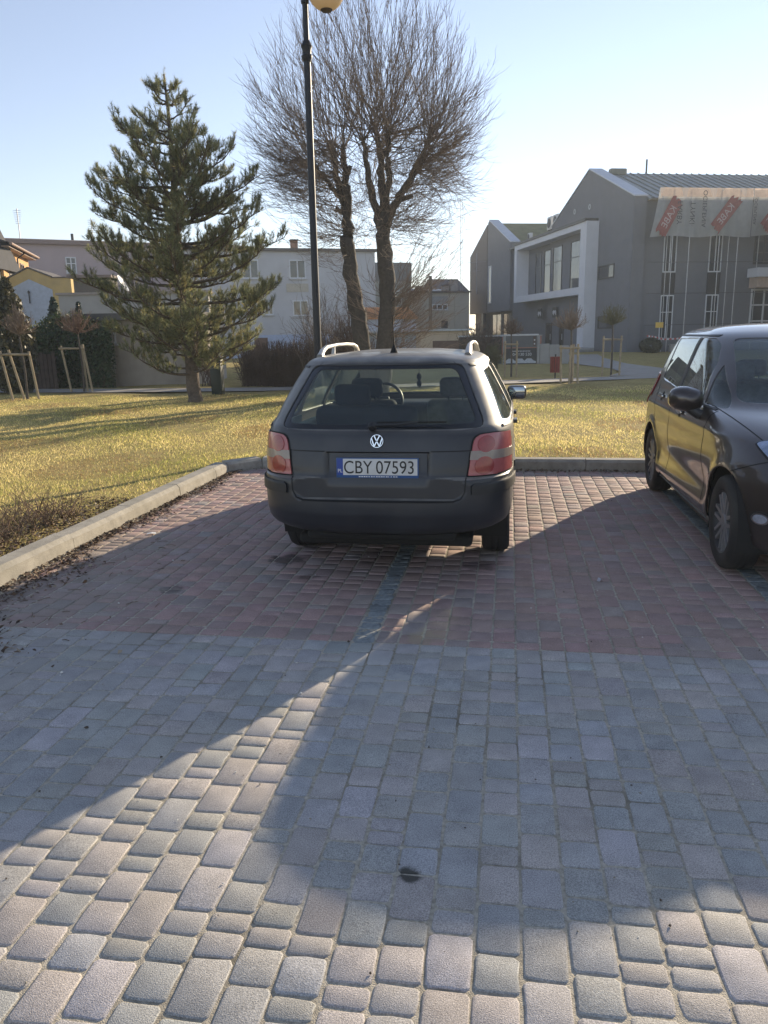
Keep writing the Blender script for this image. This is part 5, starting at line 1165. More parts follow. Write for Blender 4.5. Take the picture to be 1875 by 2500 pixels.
def grey_building():
    T = thing('grey_building', 'modern grey rendered building with steep gables and a white framed window bay', 'building', GB, rotu(72))
    # main gable block: end wall, body, roof
    mb = MB(); mb.prism([(.0, -.3), (15.0, -.3), (15.0, 10.25), (7.5, 13.3), (0, 10.25)], 0, .9, 'x'); mb.build('gable_wall', GREYW, T)
    for a, b in (((-.08, 10.22), (7.5, 13.32)), ((7.5, 13.32), (15.08, 10.22))):
        n = 4
        for k in range(n):
            p = (a[0]+(b[0]-a[0])*k/n, a[1]+(b[1]-a[1])*k/n); q = (a[0]+(b[0]-a[0])*(k+1)/n, a[1]+(b[1]-a[1])*(k+1)/n)
            m_ = MB(); m_.prism([(p[0], p[1]+.01), (q[0], q[1]+.01), (q[0], q[1]+.1), (p[0], p[1]+.1)], -.06, .96, 'x'); m_.build('coping_sheet', COPING, T)
    bbox(T, 'facade_wall', GREYW, .9, 30, .25, .6, -.3, 10.1)
    bbox(T, 'rear_wall', GREYW, .9, 30, 14.3, 14.7, -.3, 10.1)
    def slope(name, mat, x0, x1, v0, z0, v1, z1, th=.12):
        m_ = MB(); m_.add([(x0, v0, z0), (x1, v0, z0), (x1, v1, z1), (x0, v1, z1), (x0, v0, z0-th), (x1, v0, z0-th), (x1, v1, z1-th), (x0, v1, z1-th)], [(0, 1, 2, 3), (7, 6, 5, 4), (0, 4, 5, 1), (1, 5, 6, 2), (2, 6, 7, 3), (3, 7, 4, 0)]); return m_.build(name, mat, T)
    rf = slope('roof', ROOFM, .97, 30.3, -.15, 10.12, 7.5, 13.1); slope('roof', ROOFM, .97, 30.3, 15.15, 10.12, 7.51, 13.1)
    for k in range(46):
        x = 1.3+k*.62; m_ = MB(); m_.add([(x, -.15, 10.125), (x+.04, -.15, 10.125), (x+.04, 7.5, 13.105), (x, 7.5, 13.105), (x, -.15, 10.2), (x+.04, -.15, 10.2), (x+.04, 7.5, 13.18), (x, 7.5, 13.18)], [(0, 1, 5, 4), (1, 2, 6, 5), (2, 3, 7, 6), (3, 0, 4, 7), (4, 5, 6, 7)]); m_.build('roof_seam', ROOFM, rf)
    MB().tube([(4.5, 7.5, 13.1), (4.5, 7.5, 14.1)], .07, 8).build('vent_pipe', ANTH, rf)
    m_ = MB(); m_.box(1.4, 2.7, 6.9, 7.4, 12.9, 13.35, .1); m_.build('ridge_cowl', pm('old_sheet', (.16, .17, .15), .7), rf)
    # windows of the gable wall (side face looks towards -x)
    window(T, 2.55, 5.2, 5.25, 6.22, 0, -1, ANTH, .09, bars=(), face='side', sill=False); window(T, 2.45, 4.9, 1.72, 2.66, 0, -1, ANTH, .09, bars=(), face='side', sill=False)
    for v, z in ((7.25, 10.68), (10.1, 10.75)):
        m_ = MB(); m_.lathe([(.12, 0), (.2, 0), (.2, .03), (.12, .03)], 16, Matrix.Translation((-.001, v, z)) @ Matrix.Rotation(R(-90), 4, 'Y'), cap=False); m_.build('wall_vent', COPING, T)
    # linking block between the gables with the white bay
    bbox(T, 'link_wall', GREYW, .25, .9, 15.0, 26.0, -.3, 9.5)
    bbox(T, 'flat_roof', ANTH, -.2, 12, 15.0, 26.0, 9.5, 9.7)
    FR = bpy.data.objects.new('white_bay', None); COL.objects.link(FR); FR.parent = T
    bb = lambda nm, *a: MB().box(*a).build(nm, WHITEW, FR)
    bb('bay_pillar', -.95, .0, 5.45, 6.55, -.2, 9.45); bb('bay_top', -.95, .24, 6.551, 22.0, 9.02, 9.45); bb('bay_bottom', -.95, .24, 6.551, 22.0, 4.3, 4.85); bb('bay_end', -.95, .24, 21.35, 22.0, 4.851, 9.019)
    bbox(FR, 'bay_roof_edge', ANTH, -1.05, .24, 5.6, 22.1, 9.46, 9.66)
    for v0, v1 in ((17.9, 19.4), (15.6, 17.2), (12.4, 14.4), (8.6, 10.6)): window(T, v0, v1, 4.87, 8.55, .0 if v0 < 15 else .25, -1, ANTH, .08, bars=(), hbars=(.66,), face='side', sill=False, pane=WARMP)
    # doors and signs under the bay
    for v0, v1 in ((14.3, 15.7), (11.6, 12.5)):
        d = bbox(T, 'door', ANTH, (-.06 if v0 < 15 else .19), (-.002 if v0 < 15 else .248), v0, v1, .05, 2.35); bbox(d, 'door_glass', PANE, -.075, -.061, v0+.15, v1-.15, .25, 2.2); bbox(d, 'door_handle', COPING, -.12, -.076, v0+.1, v0+.14, .9, 1.4)
    for v in (16.8, 13.2): 
        s_ = bbox(T, 'wall_sign', ANTH, -.25, -.19, v-.5, v+.5, 2.75, 3.6); 
        for k in range(5): bbox(s_, 'sign_mark', WHITEW, -.262, -.251, v-.4+k*.17, v-.3+k*.17+.03*(k % 2), 2.95+.1*(k % 3), 3.3+.06*(k % 2))
    m_ = MB(); m_.lathe([(.001, .09), (.07, .06), (.09, 0), (.07, -.06), (.001, -.09)], 12, Matrix.Translation((-.12, 1.9, 2.62))); m_.build('wall_lamp', WHITEW, T)
    # the second gable, its upper floor overhanging
    mb = MB(); mb.prism([(34.4, 3.75), (41.4, 3.75), (41.4, 10.3), (34.4, 13.0)], -.0, .9, 'x'); mb.build('brown_gable_wall', BROWNW, T)
    mb = MB(); mb.prism([(26, 3.75), (33.9, 3.75), (33.9, 13.12), (33.4, 13.3), (26, 10.25)], -.05, .9, 'x'); mb.build('second_gable_wall', GREYW, T)
    bbox(T, 'shadow_gap', ANTH, .05, .85, 33.9, 34.4, 3.75, 12.9)
    for k in range(3):
        p = (25.95+7.5*k/3, 10.25+3.05*k/3); q = (25.95+7.5*(k+1)/3, 10.25+3.05*(k+1)/3); m_ = MB(); m_.prism([(p[0], p[1]+.01), (q[0], q[1]+.01), (q[0], q[1]+.1), (p[0], p[1]+.1)], -.1, .96, 'x'); m_.build('coping_sheet', COPING, T)
    mr = slope('mossy_roof', MOSSR, .97, 24, 26.0, 10.2, 33.6, 13.05)
    for k in range(24):
        t = k/24; m_ = MB(); z = 10.21+2.85*t; v = 26+7.6*t; m_.box(.98, 24, v, v+.05, z+.005, z+.045); m_.build('roof_course', MOSSR, mr)
    slope('mossy_roof', MOSSR, .97, 24, 41.5, 10.2, 33.61, 13.05)
    bbox(T, 'ground_floor_wall', BROWNW, .6, .9, 26, 41, -.3, 3.75)
    for v0, v1 in ((27, 30), (30.6, 34)): window(T, v0, v1, .3, 3.6, .6, -1, ANTH, .12, bars=(1,), face='side', sill=False, pane=WARMP)
    bbox(T, 'column', ANTH, .05, .4, 35.8, 36.6, -.2, 3.74)
    sl_ = window(T, 32.4, 33.5, 4.7, 8.6, -.05, -1, WHITEW, .12, bars=(), face='side', sill=False, pane=PANE)
    # tall window bays of the long facade
    for u0 in (2.4, 5.75):
        for z0, z1 in ((5.4, 9.4), (.9, 3.9)):
            window(T, u0, u0+.95, z0, z1, .25, -1, WHITE_F, .07, bars=(1,), hbars=(.62,), sill=False)
        bbox(T, 'spandrel_panel', ANTH, u0, u0+.95, .2, .249, 3.95, 5.35)
    window(T, 9.1, 12.2, 5.9, 9.0, .25, -1, ANTH, .09, bars=(1, 1, 1), hbars=(.25, .5, .75), sill=False)
    bbox(T, 'balcony_slab', WHITEW, 8.75, 13, -.9, .249, 5.0, 5.6); bbox(T, 'balcony_soffit', pm('peach_render', (.5, .38, .3), .85), 8.95, 13, -.7, .249, 4.3, 4.99)
    window(T, 9.15, 12.2, .6, 4.25, .25, -1, WHITE_F, .12, bars=(1, 1), hbars=(.4, .7), sill=False)
    # entrance steps and retaining edge
    st = thing('entrance_steps', 'grey concrete steps leading up to the modern building', 'steps', GB, rotu(72)); CS = pm('step_concrete', (.3, .31, .32), .85, .1, 1)
    for k in range(4): MB().box(-3.2+k*.36, -1.0, 3.2, 13, -.3, .0+.0+k*.14-.02).build('step', CS, st)
    # things on the roof
    for k, (v, z, lab) in enumerate(((15.9, 10.25, 'white air conditioning unit on the flat roof next to the gable'), (17.3, 10.25, 'white air conditioning unit standing second from the gable'), (22.6, 10.0, 'small air conditioning unit at the far end of the flat roof'))):
        sc = 1 if k < 2 else .6
        A = thing('air_conditioner', lab, 'air conditioner', tuple(Matrix.Translation(GB) @ Matrix.Rotation(rotu(72), 4, 'Z') @ Vector((.6, v, z))), rotu(72), None)
        MB().box(0, .5*sc, -.5*sc, .5*sc, .08, 1.15*sc, .02).build('casing', pm('ac_casing', (.6, .6, .58), .5, .06), A)
        m_ = MB(); m_.lathe([(.001, .0), (.36*sc, 0), (.4*sc, .02), (.4*sc, .04), (.36*sc, .05)], 20, Matrix.Translation((-.002, 0, .62*sc)) @ Matrix.Rotation(R(-90), 4, 'Y')); m_.build('fan_guard', ANTH, A)
        for s in (-.3, .3): MB().box(.05, .45*sc, s*sc-.04, s*sc+.04, -.55 if sc == 1 else -.3, .079).build('foot', ANTH, A)
    return T
GBT = grey_building()
GM = Matrix.Translation(GB) @ Matrix.Rotation(rotu(72), 4, 'Z')

# ---------------- scaffold with printed netting in front of the long facade
def scaffold():
    T = thing('scaffold', 'metal scaffold standing in front of the grey facade', 'scaffold', GB, rotu(72)); ST = pm('galvanised_tube', (.42, .43, .45), .4, .15, 3, metal=.7)
    for u, v in ((2.25, -1.15), (3.45, -1.15), (5.6, -1.15), (6.95, -1.15), (9.0, -.35), (12.2, -1.15), (15, -1.15), (18, -1.15), (2.3, -.35), (6.8, -.35)):
        if True:
            MB().tube([(u, v, -.1), (u, v, 10.5)], .026, 8).build('standard', ST, T)
    for z in (1.9, 3.95, 5.95, 7.95, 9.95):
        for v in (-1.15,): MB().tube([(.6, v, z), (19, v, z)], .022, 6).build('ledger', pm('dark_tube', (.1, .1, .11), .5, metal=.4), T)
        MB().box(.7, 18.5, -1.1, -.4, z-.08, z-.03).build('deck', pm('deck_board', (.2, .17, .13), .85, .2, 3), T) if z > 9 else None
    MB().tube([(1.0, -1.2, 1.1), (3.6, -1.25, .95)], .02, 6).build('guard_rail', ST, T)
scaffold()
def netting():
    NET = bpy.data.materials.new('printed_netting'); NET.use_nodes = True; t = NET.node_tree; N = t.nodes; L = t.links; b = N['Principled BSDF']
    b.inputs['Base Color'].default_value = (.55, .56, .55, 1); b.inputs['Roughness'].default_value = .8
    tr = N.new('ShaderNodeBsdfTransparent'); tl = N.new('ShaderNodeBsdfTranslucent'); tl.inputs[0].default_value = (.5, .48, .44, 1)
    m1 = N.new('ShaderNodeMixShader'); m1.inputs[0].default_value = .35; L.new(b.outputs[0], m1.inputs[1]); L.new(tl.outputs[0], m1.inputs[2])
    nz = N.new('ShaderNodeTexNoise'); nz.inputs['Scale'].default_value = 3; nz.inputs['Detail'].default_value = 6; tc = N.new('ShaderNodeTexCoord'); L.new(tc.outputs['Object'], nz.inputs['Vector'])
    mr = N.new('ShaderNodeMapRange'); mr.inputs[3].default_value = .18; mr.inputs[4].default_value = .42; L.new(nz.outputs[0], mr.inputs[0])
    m2 = N.new('ShaderNodeMixShader'); L.new(mr.outputs[0], m2.inputs[0]); L.new(m1.outputs[0], m2.inputs[1]); L.new(tr.outputs[0], m2.inputs[2]); L.new(m2.outputs[0], N['Material Output'].inputs[0])
    T = thing('scaffold_netting', 'pale printed scaffold netting with red brand patches hung below the roof edge', 'netting', GB, rotu(72))
    def sheet(name, u0, u1, z0, z1, skew=0.):
        nu, nzz = 60, 14; V = []
        for i in range(nu+1):
            for j in range(nzz+1):
                u = u0+(u1-u0)*i/nu; q = j/nzz; z = z0+(z1-z0)*q; uu = u+skew*(1-q)*(1-i/nu)
                V.append((uu, -1.27+.05*math.sin(u*3.1+q*2)+.03*math.sin(u*9+q*5)-.06*math.sin(math.pi*q), z-.05*math.sin(u*1.9)*(1-q)))
        F = [(i*(nzz+1)+j, (i+1)*(nzz+1)+j, (i+1)*(nzz+1)+j+1, i*(nzz+1)+j+1) for i in range(nu) for j in range(nzz)]
        me = bpy.data.meshes.new(name); me.from_pydata(V, [], F); me.polygons.foreach_set('use_smooth', [True]*len(F)); me.update(); return link(name, me, NET, T)
    sh = sheet('net_sheet', 1.1, 7.7, 7.55, 10.55, -.55); sh2 = sheet('net_sheet', 7.75, 19, 7.6, 10.5)
    # folded top band catching the sun
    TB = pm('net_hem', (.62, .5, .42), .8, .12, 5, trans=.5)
    for a, b_, par in ((1.15, 7.68, sh), (7.75, 19, sh2)):
        m_ = MB(); n = 40; V = []; 
        for i in range(n+1):
            u = a+(b_-a)*i/n; o = .02*math.sin(u*7); V += [(u, -1.37+o, 10.0), (u, -1.28+o, 10.56)]
        m_.add(V, [(2*i, 2*i+2, 2*i+3, 2*i+1) for i in range(n)], True); m_.build('net_hem', TB, par, fix=False)
    RED = pm('print_red', (.36, .11, .1), .8, .2, 6, trans=.3); INK = pm('print_grey', (.07, .07, .08), .8); PALE = pm('print_pale', (.55, .42, .4), .8)
    def patch(u, z, par, ang=-35, full=True):
        ang = -ang
        M = Matrix.Translation((u, -1.43, z)) @ Matrix.Rotation(R(-ang), 4, 'Y'); rr = random.Random(int(u*10)); pts = []
        for k in range(9): pts.append((-.42+.105*k, 1.2+rr.uniform(-.16, .16)))
        for k in range(9): pts.append((.42-.105*k, -1.2+rr.uniform(-.16, .16)))
        m_ = MB(); m_.prism(pts, -.004, .004, 'y', M); o = m_.build('brand_patch', RED, par)
        Mt = Matrix.Translation((u, -1.44, z)) @ Matrix.Rotation(R(-ang), 4, 'Y') @ Matrix.Rotation(R(-90), 4, 'Y') @ Matrix.Rotation(R(90), 4, 'X') @ Matrix.Diagonal((1, -1, 1, 1))
        text_mesh('brand_print', 'KABE', .62, PALE, o, Mt @ Matrix.Rotation(math.pi, 4, 'Z') @ Matrix.Translation((0, -.2, 0)), .002)
    def word(u, z, s, size, par):
        Mt = Matrix.Translation((u, -1.44, z)) @ Matrix.Rotation(R(90), 4, 'Y') @ Matrix.Rotation(R(90), 4, 'X') @ Matrix.Diagonal((1, -1, 1, 1))
        text_mesh('netting_print', s, size, INK, par, Mt, .002)
    patch(1.75, 8.75, sh, 28); patch(5.75, 8.95, sh, 38); patch(9.3, 9.0, sh2, 38)
    word(2.65, 9.0, 'FARBY', .5, sh); word(3.55, 9.0, 'TYNKI', .5, sh); word(4.35, 9.25, 'OCIEPLENIA', .42, sh); word(7.95, 9.1, 'OCIEPLENIA', .3, sh2)
netting()
sg = MB().box(1.36, 1.9, -1.26, -1.22, 1.72, 2.08).build('warning_sign', pm('yellow_sign', (.75, .5, .1), .6, .08, 12)); sg.matrix_world = GM; tag(sg, 'small yellow warning sign on the scaffold', 'sign')
def tape():
    T = thing('barrier_tape', 'red and white barrier tape sagging round the scaffold foot', 'tape', GB, rotu(72)); k = 0
    A = [(.75, 1.2), (1.3, 1.12), (2.0, .95), (2.9, .98), (3.6, 1.02)]
    P = [Vector((a, -1.3, z)) for a, z in A]; Q = []
    for i in range(len(P)-1):
        for j in range(5): Q.append(P[i].lerp(P[i+1], j/5))
    for i in range(len(Q)-1):
        m_ = MB(); a, b_ = Q[i], Q[i+1]; tw = .03*math.sin(i*1.7); m_.add([(a.x, a.y+tw, a.z-.06), (b_.x, b_.y-tw, b_.z-.06), (b_.x, b_.y, b_.z+.05), (a.x, a.y, a.z+.05)], [(0, 1, 2, 3)]); m_.build('tape_band', WHITE_F if i % 2 else pm('tape_red', (.5, .1, .09), .6), T, fix=False)
tape()
def planter(): 
    T = thing('round_bush', 'clipped dark round bush at the foot of the grey facade', 'bush', tuple(GM @ Vector((.9, -1.6, 0)))); r = np.random.default_rng(9); n = 900; d = unit(r.normal(0, 1, (n, 3))); P = d*np.array([.75, .75, .55])*r.uniform(.8, 1.05, (n, 1))+[0, 0, .55]
    V, F, t = leaf_cards(P, r.uniform(.06, .12, n), d, r, lambda k: np.array([.05, .055, .03])*r.uniform(.5, 1.5, (k, 1))); o = link('foliage', fast_mesh('foliage', V, F, t), LEAF, T); o['kind'] = 'stuff'
planter()
lb = thing('low_wall', 'low pale concrete wall at the foot of the scaffold', 'wall', GB, rotu(72)); MB().box(2.2, 6.5, -1.9, -1.6, -.1, .55, .01).build('wall_body', pm('pale_block', (.34, .33, .31), .9, .12, 3), lb); MB().box(2.15, 6.55, -1.95, -1.55, .551, .63, .01).build('wall_cap', pm('pale_block', (.34, .33, .31), .9), lb)

# ---------------- middle distance
def pitched(T, name, mat, x0, x1, y0, y1, ze, zr, over=.2):
    ym = (y0+y1)/2; m_ = MB(); m_.add([(x0-over, y0-over, ze), (x1+over, y0-over, ze), (x1+over, ym, zr), (x0-over, ym, zr), (x0-over, y1+over, ze), (x1+over, y1+over, ze)], [(0, 1, 2, 3), (3, 2, 5, 4), (0, 3, 4), (1, 5, 2), (0, 4, 5, 1)]); return m_.build(name, mat, T)
def white_block():
    T = thing('white_block', 'pale three storey apartment block behind the bare tree', 'building', (-10.39, 60.53, 0), rotu(66)); Wm = pm('pale_render', (.5, .51, .53), .9, .06, .8, dirt=(.4, .4, .4), dscale=.5, damt=.4)
    bbox(T, 'wall', Wm, -14, .15, 0, 9, -.2, 7.75); bbox(T, 'roof_edge', pm('dark_fascia', (.11, .1, .095), .8), -14.2, .3, -.25, 9.2, 7.751, 7.95)
    bbox(T, 'plinth_band', pm('blue_plinth', (.42, .5, .66), .9), -14.01, .16, -.03, -.001, -.2, 1.75)
    for x0, x1, z0, z1 in ((-6.45, -5.2, 5.8, 7.15), (-6.3, -5.1, 3.1, 4.25), (-8.45, -7.75, 3.2, 4.2), (-2.15, -1.35, 3.1, 4.6), (-9.9, -8.7, 5.8, 7.15), (-12.5, -11.3, 5.8, 7.15), (-12.5, -11.3, 3.1, 4.25)): window(T, x0, x1, z0, z1, 0, -1, WHITE_F, .09, bars=(1,))
    bbox(T, 'spandrel_panel', pm('beige_panel', (.46, .43, .36), .9), -6.7, -5.05, -.04, -.001, 4.85, 5.45); bbox(T, 'spandrel_panel', pm('beige_panel', (.46, .43, .36), .9), -10.15, -8.5, -.04, -.001, 4.85, 5.45)
    d = bbox(T, 'door', pm('brown_door', (.13, .07, .05), .7), -9.3, -8.3, -.06, -.031, 0, 1.55)
    for x in (-5.9, -8.6, -11): c = bbox(T, 'chimney', pm('chimney_brick', (.36, .2, .14), .9, .2, 4), x, x+.5, 2, 2.6, 7.951, 8.75); bbox(c, 'chimney_cap', pm('dark_fascia', (.11, .1, .095), .8), x-.06, x+.56, 1.94, 2.66, 8.751, 8.83)
white_block()
def shade_caster():  # block out of view, added to cast the shade on the far lawn
    T = thing('shade_caster_block', 'unseen plain block added right of the scaffold to shade the far lawn', 'building', (16.1, 50.2, 0), rotu(109)); Wm = pm('shade_caster_render', (.4, .38, .34), .9, .06, .8)
    bbox(T, 'wall', Wm, 0, 18, 0, 7, -.2, 10.0); bbox(T, 'roof_edge', pm('dark_fascia', (.11, .1, .095), .8), 0, 18.2, -.2, 7.2, 10.001, 10.2)
    for x in (1.5, 5, 8.5, 12, 15.5):
        for z in (1, 4, 7): window(T, x, x+1.5, z, z+1.5, 0, -1, WHITE_F, .08, bars=(1,))
shade_caster()
def pink_block():
    T = thing('pink_building', 'long pink grey building with flat eaves beyond the yellow house', 'building', (-32.28, 61.19, 0), rotu(55)); Pm = pm('pink_render', (.42, .35, .355), .9, .06, .8)
    bbox(T, 'wall', Pm, -16, 12, 0, 9, -.2, 9.3); rr = pitched(T, 'roof', pm('brown_roof', (.16, .13, .12), .8, .15, 2), -16, 12, 0, 9, 9.31, 9.9, .3); bbox(T, 'cornice', pm('brown_cornice', (.25, .19, .17), .85), -16.1, 12.1, -.32, -.001, 9.0, 9.3)
    for x in (-3.3, -9, 3, 7): window(T, x, x+.8, 6.85, 8.1, 0, -1, WHITE_F, .09, bars=(1,), hbars=(.6,))
    window(T, -.9, .3, 4.6, 5.2, 0, -1, ANTH, .07, bars=())
    MB().tube([(-2.2, 4.5, 9.8), (-2.2, 4.5, 10.4)], .12, 8).build('chimney_pot', ANTH, rr)
pink_block()
def aerial(x, y, z, h, label):
    T = thing('tv_aerial', label, 'aerial', (x, y, z)); A = pm('aerial_metal', (.3, .3, .31), .5, metal=.5)
    MB().tube([(0, 0, 0), (0, 0, h)], .035, 6).build('mast', A, T)
    for k in range(7): MB().tube([(-.35+.02*k, 0, h-.15-k*.16), (.35-.02*k, 0, h-.15-k*.16)], .014, 5).build('element', A, T)
aerial(-38.8, 59.5, 9.5, 2.4, 'thin television aerial on the left of the pink roof'); aerial(-34.2, 62.5, 9.4, 2.0, 'thin television aerial beside the pine on the pink roof')
def yellow_house():
    T = thing('yellow_house', 'small yellow house with stepped gable and blue niche above the ivy', 'house', (-23.5, 39.78, 0), rotu(75)); Ym = pm('yellow_render', (.5, .37, .16), .9, .12, 1.2, dirt=(.33, .27, .17), dscale=1)
    m_ = MB(); m_.prism([(-3.3, -.2), (.2, -.2), (.2, 4.9), (-.75, 4.9), (-1.95, 5.4), (-3.3, 4.75)], 0, 4.2, 'y'); m_.build('wall', Ym, T)
    bbox(T, 'roof_edge', pm('dark_fascia', (.11, .1, .095), .8), -.8, .25, -.06, 4.25, 4.901, 4.96)
    for a, b_ in (((-3.35, 4.74), (-1.95, 5.41)), ((-1.95, 5.41), (-.72, 4.91))):
        m2 = MB(); m2.prism([(a[0], a[1]+.01), (b_[0], b_[1]+.01), (b_[0], b_[1]+.08), (a[0], a[1]+.08)], -.06, 4.25, 'y'); m2.build('verge', pm('dark_fascia', (.11, .1, .095), .8), T)
    m3 = MB(); m3.prism([(-2.85, 2), (-.8, 2), (-.8, 4.3), (-1.95, 4.85), (-2.85, 4.42)], -.03, -.001, 'y'); m3.build('niche', pm('blue_niche', (.4, .46, .56), .9), T)
    l = MB(); l.tube([(-2.0, -.12, 3.6), (-2.0, -.12, 4.1)], .03, 6); l.lathe([(.001, 0), (.06, .05), (.06, .14), (.001, .2)], 10, Matrix.Translation((-2, -.12, 4.08))); l.build('wall_lantern', ANTH, T)
yellow_house()
def orange_house():
    T = thing('orange_house', 'sunlit orange house wall with brown gutter beside the pink building', 'house', (-27.27, 39.97, 0), rotu(-22.9)); Om = pm('orange_render', (.62, .36, .15), .9, .1, 1)
    bbox(T, 'wall', Om, 0, 7.4, 0, 5, -.2, 6.8)
    m_ = MB(); m_.add([(-.3, -.5, 6.85), (7.7, -.5, 6.85), (7.7, 2.5, 7.9), (-.3, 2.5, 7.9), (-.3, 5.5, 6.85), (7.7, 5.5, 6.85), (-.3, -.5, 6.7), (7.7, -.5, 6.7)], [(0, 1, 2, 3), (3, 2, 5, 4), (6, 7, 1, 0), (0, 3, 4), (1, 5, 2)]); m_.build('roof', pm('slate_roof', (.05, .052, .06), .9, .2, 3), T)
    bbox(T, 'eaves_board', pm('gutter_brown', (.3, .2, .14), .5), -.2, 7.6, -.45, -.001, 6.62, 6.69)
    MB().tube([(-.3, -.58, 6.78), (7.7, -.58, 6.78)], .08, 8).build('gutter', pm('gutter_brown', (.3, .2, .14), .5), T); MB().tube([(3.6, -.55, 6.7), (3.6, -.1, 6.35), (3.6, -.08, 0)], .05, 8).build('downpipe', ANTH, T)
    for x in (1.3, 4.6): window(T, x, x+1.1, 5.0, 6.2, 0, -1, pm('brown_window', (.12, .07, .05), .6), .09, bars=(1,))
orange_house()
darkroof = thing('slate_roof_house', 'house with steep dark slate roof in front of the orange wall', 'house', (-26.4, 36.5, 0), rotu(75)); pitched(darkroof, 'roof', pm('slate_roof', (.05, .052, .06), .6), -8, -.1, 0, 6, 5.45, 7.9, .25); bbox(darkroof, 'wall', pm('pale_house', (.36, .33, .28), .9, .08, 1), -8, -.1, 0, 6, -.2, 5.4)
def outbuildings():
    Bm = pm('beige_render', (.36, .32, .27), .92, .1, 1.3, dirt=(.22, .2, .17), dscale=.9, damt=.6)
    T = thing('outbuilding', 'low beige rendered outbuilding with a tiny white window behind the pine', 'shed', (-12.91, 24.89, 0), rotu(80)); bbox(T, 'wall', Bm, -1.2, 2.7, 0, 4, -.2, 2.25); bbox(T, 'roof', pm('felt_roof', (.1, .095, .09), .9, .2, 2), -1.4, 2.85, -.3, 4.2, 2.26, 2.48); window(T, -.58, -.2, 1.5, 1.86, 0, -1, WHITE_F, .06, bars=())
    T = thing('garden_wall', 'grey plastered garden wall standing behind the low outbuilding', 'wall', (-16.88, 32.55, 0), rotu(80)); bbox(T, 'wall_body', pm('grey_plaster', (.33, .32, .3), .92, .12, 1.2), -2.6, 3.9, 0, .4, -.2, 3.55); bbox(T, 'wall_cap', pm('tile_cap', (.3, .26, .23), .9), -2.7, 4.0, -.08, .48, 3.551, 3.65)
    T = thing('roof_clutter', 'dark lean-to with white satellite dish above the grey garden wall', 'lean-to', (-20.5, 36, 0), rotu(78)); bbox(T, 'wall', pm('dark_boards', (.1, .095, .09), .9), -.4, 1.3, 0, 1.5, -.1, 4.5); bbox(T, 'roof', pm('brown_roof', (.16, .13, .12), .8), -.6, 1.5, -.3, 1.8, 4.55, 4.67)
    m_ = MB(); m_.lathe([(.001, .0), (.3, .05), (.45, .14), (.44, .15), (.3, .07), (.001, .02)], 20, Matrix.Translation((1.9, -.2, 4.2)) @ Matrix.Rotation(R(60), 4, 'Y')); m_.build('satellite_dish', WHITE_F, T); MB().tube([(1.9, 0, 3), (1.9, -.1, 4.2)], .04, 6).build('dish_post', ANTH, T)
outbuildings()
def plank_fence():
    T = thing('board_fence', 'dark brown board fence below the ivy at the lawn edge', 'fence', (-17.6, 23.3, .05), R(2)); Fm = pm('dark_boards', (.1, .095, .09), .9)
    for k in range(22):
        m_ = MB(); h = 1.2+random.uniform(-.03, .03); m_.box(k*.14, k*.14+.125, 0, .025, .05, h); m_.build('board', pm('fence_board', (.075, .055, .045), .9, .3, 5), T)
    for z in (.3, 1.0): MB().box(-.02, 3.1, .026, .07, z, z+.08).build('rail', Fm, T)
plank_fence()
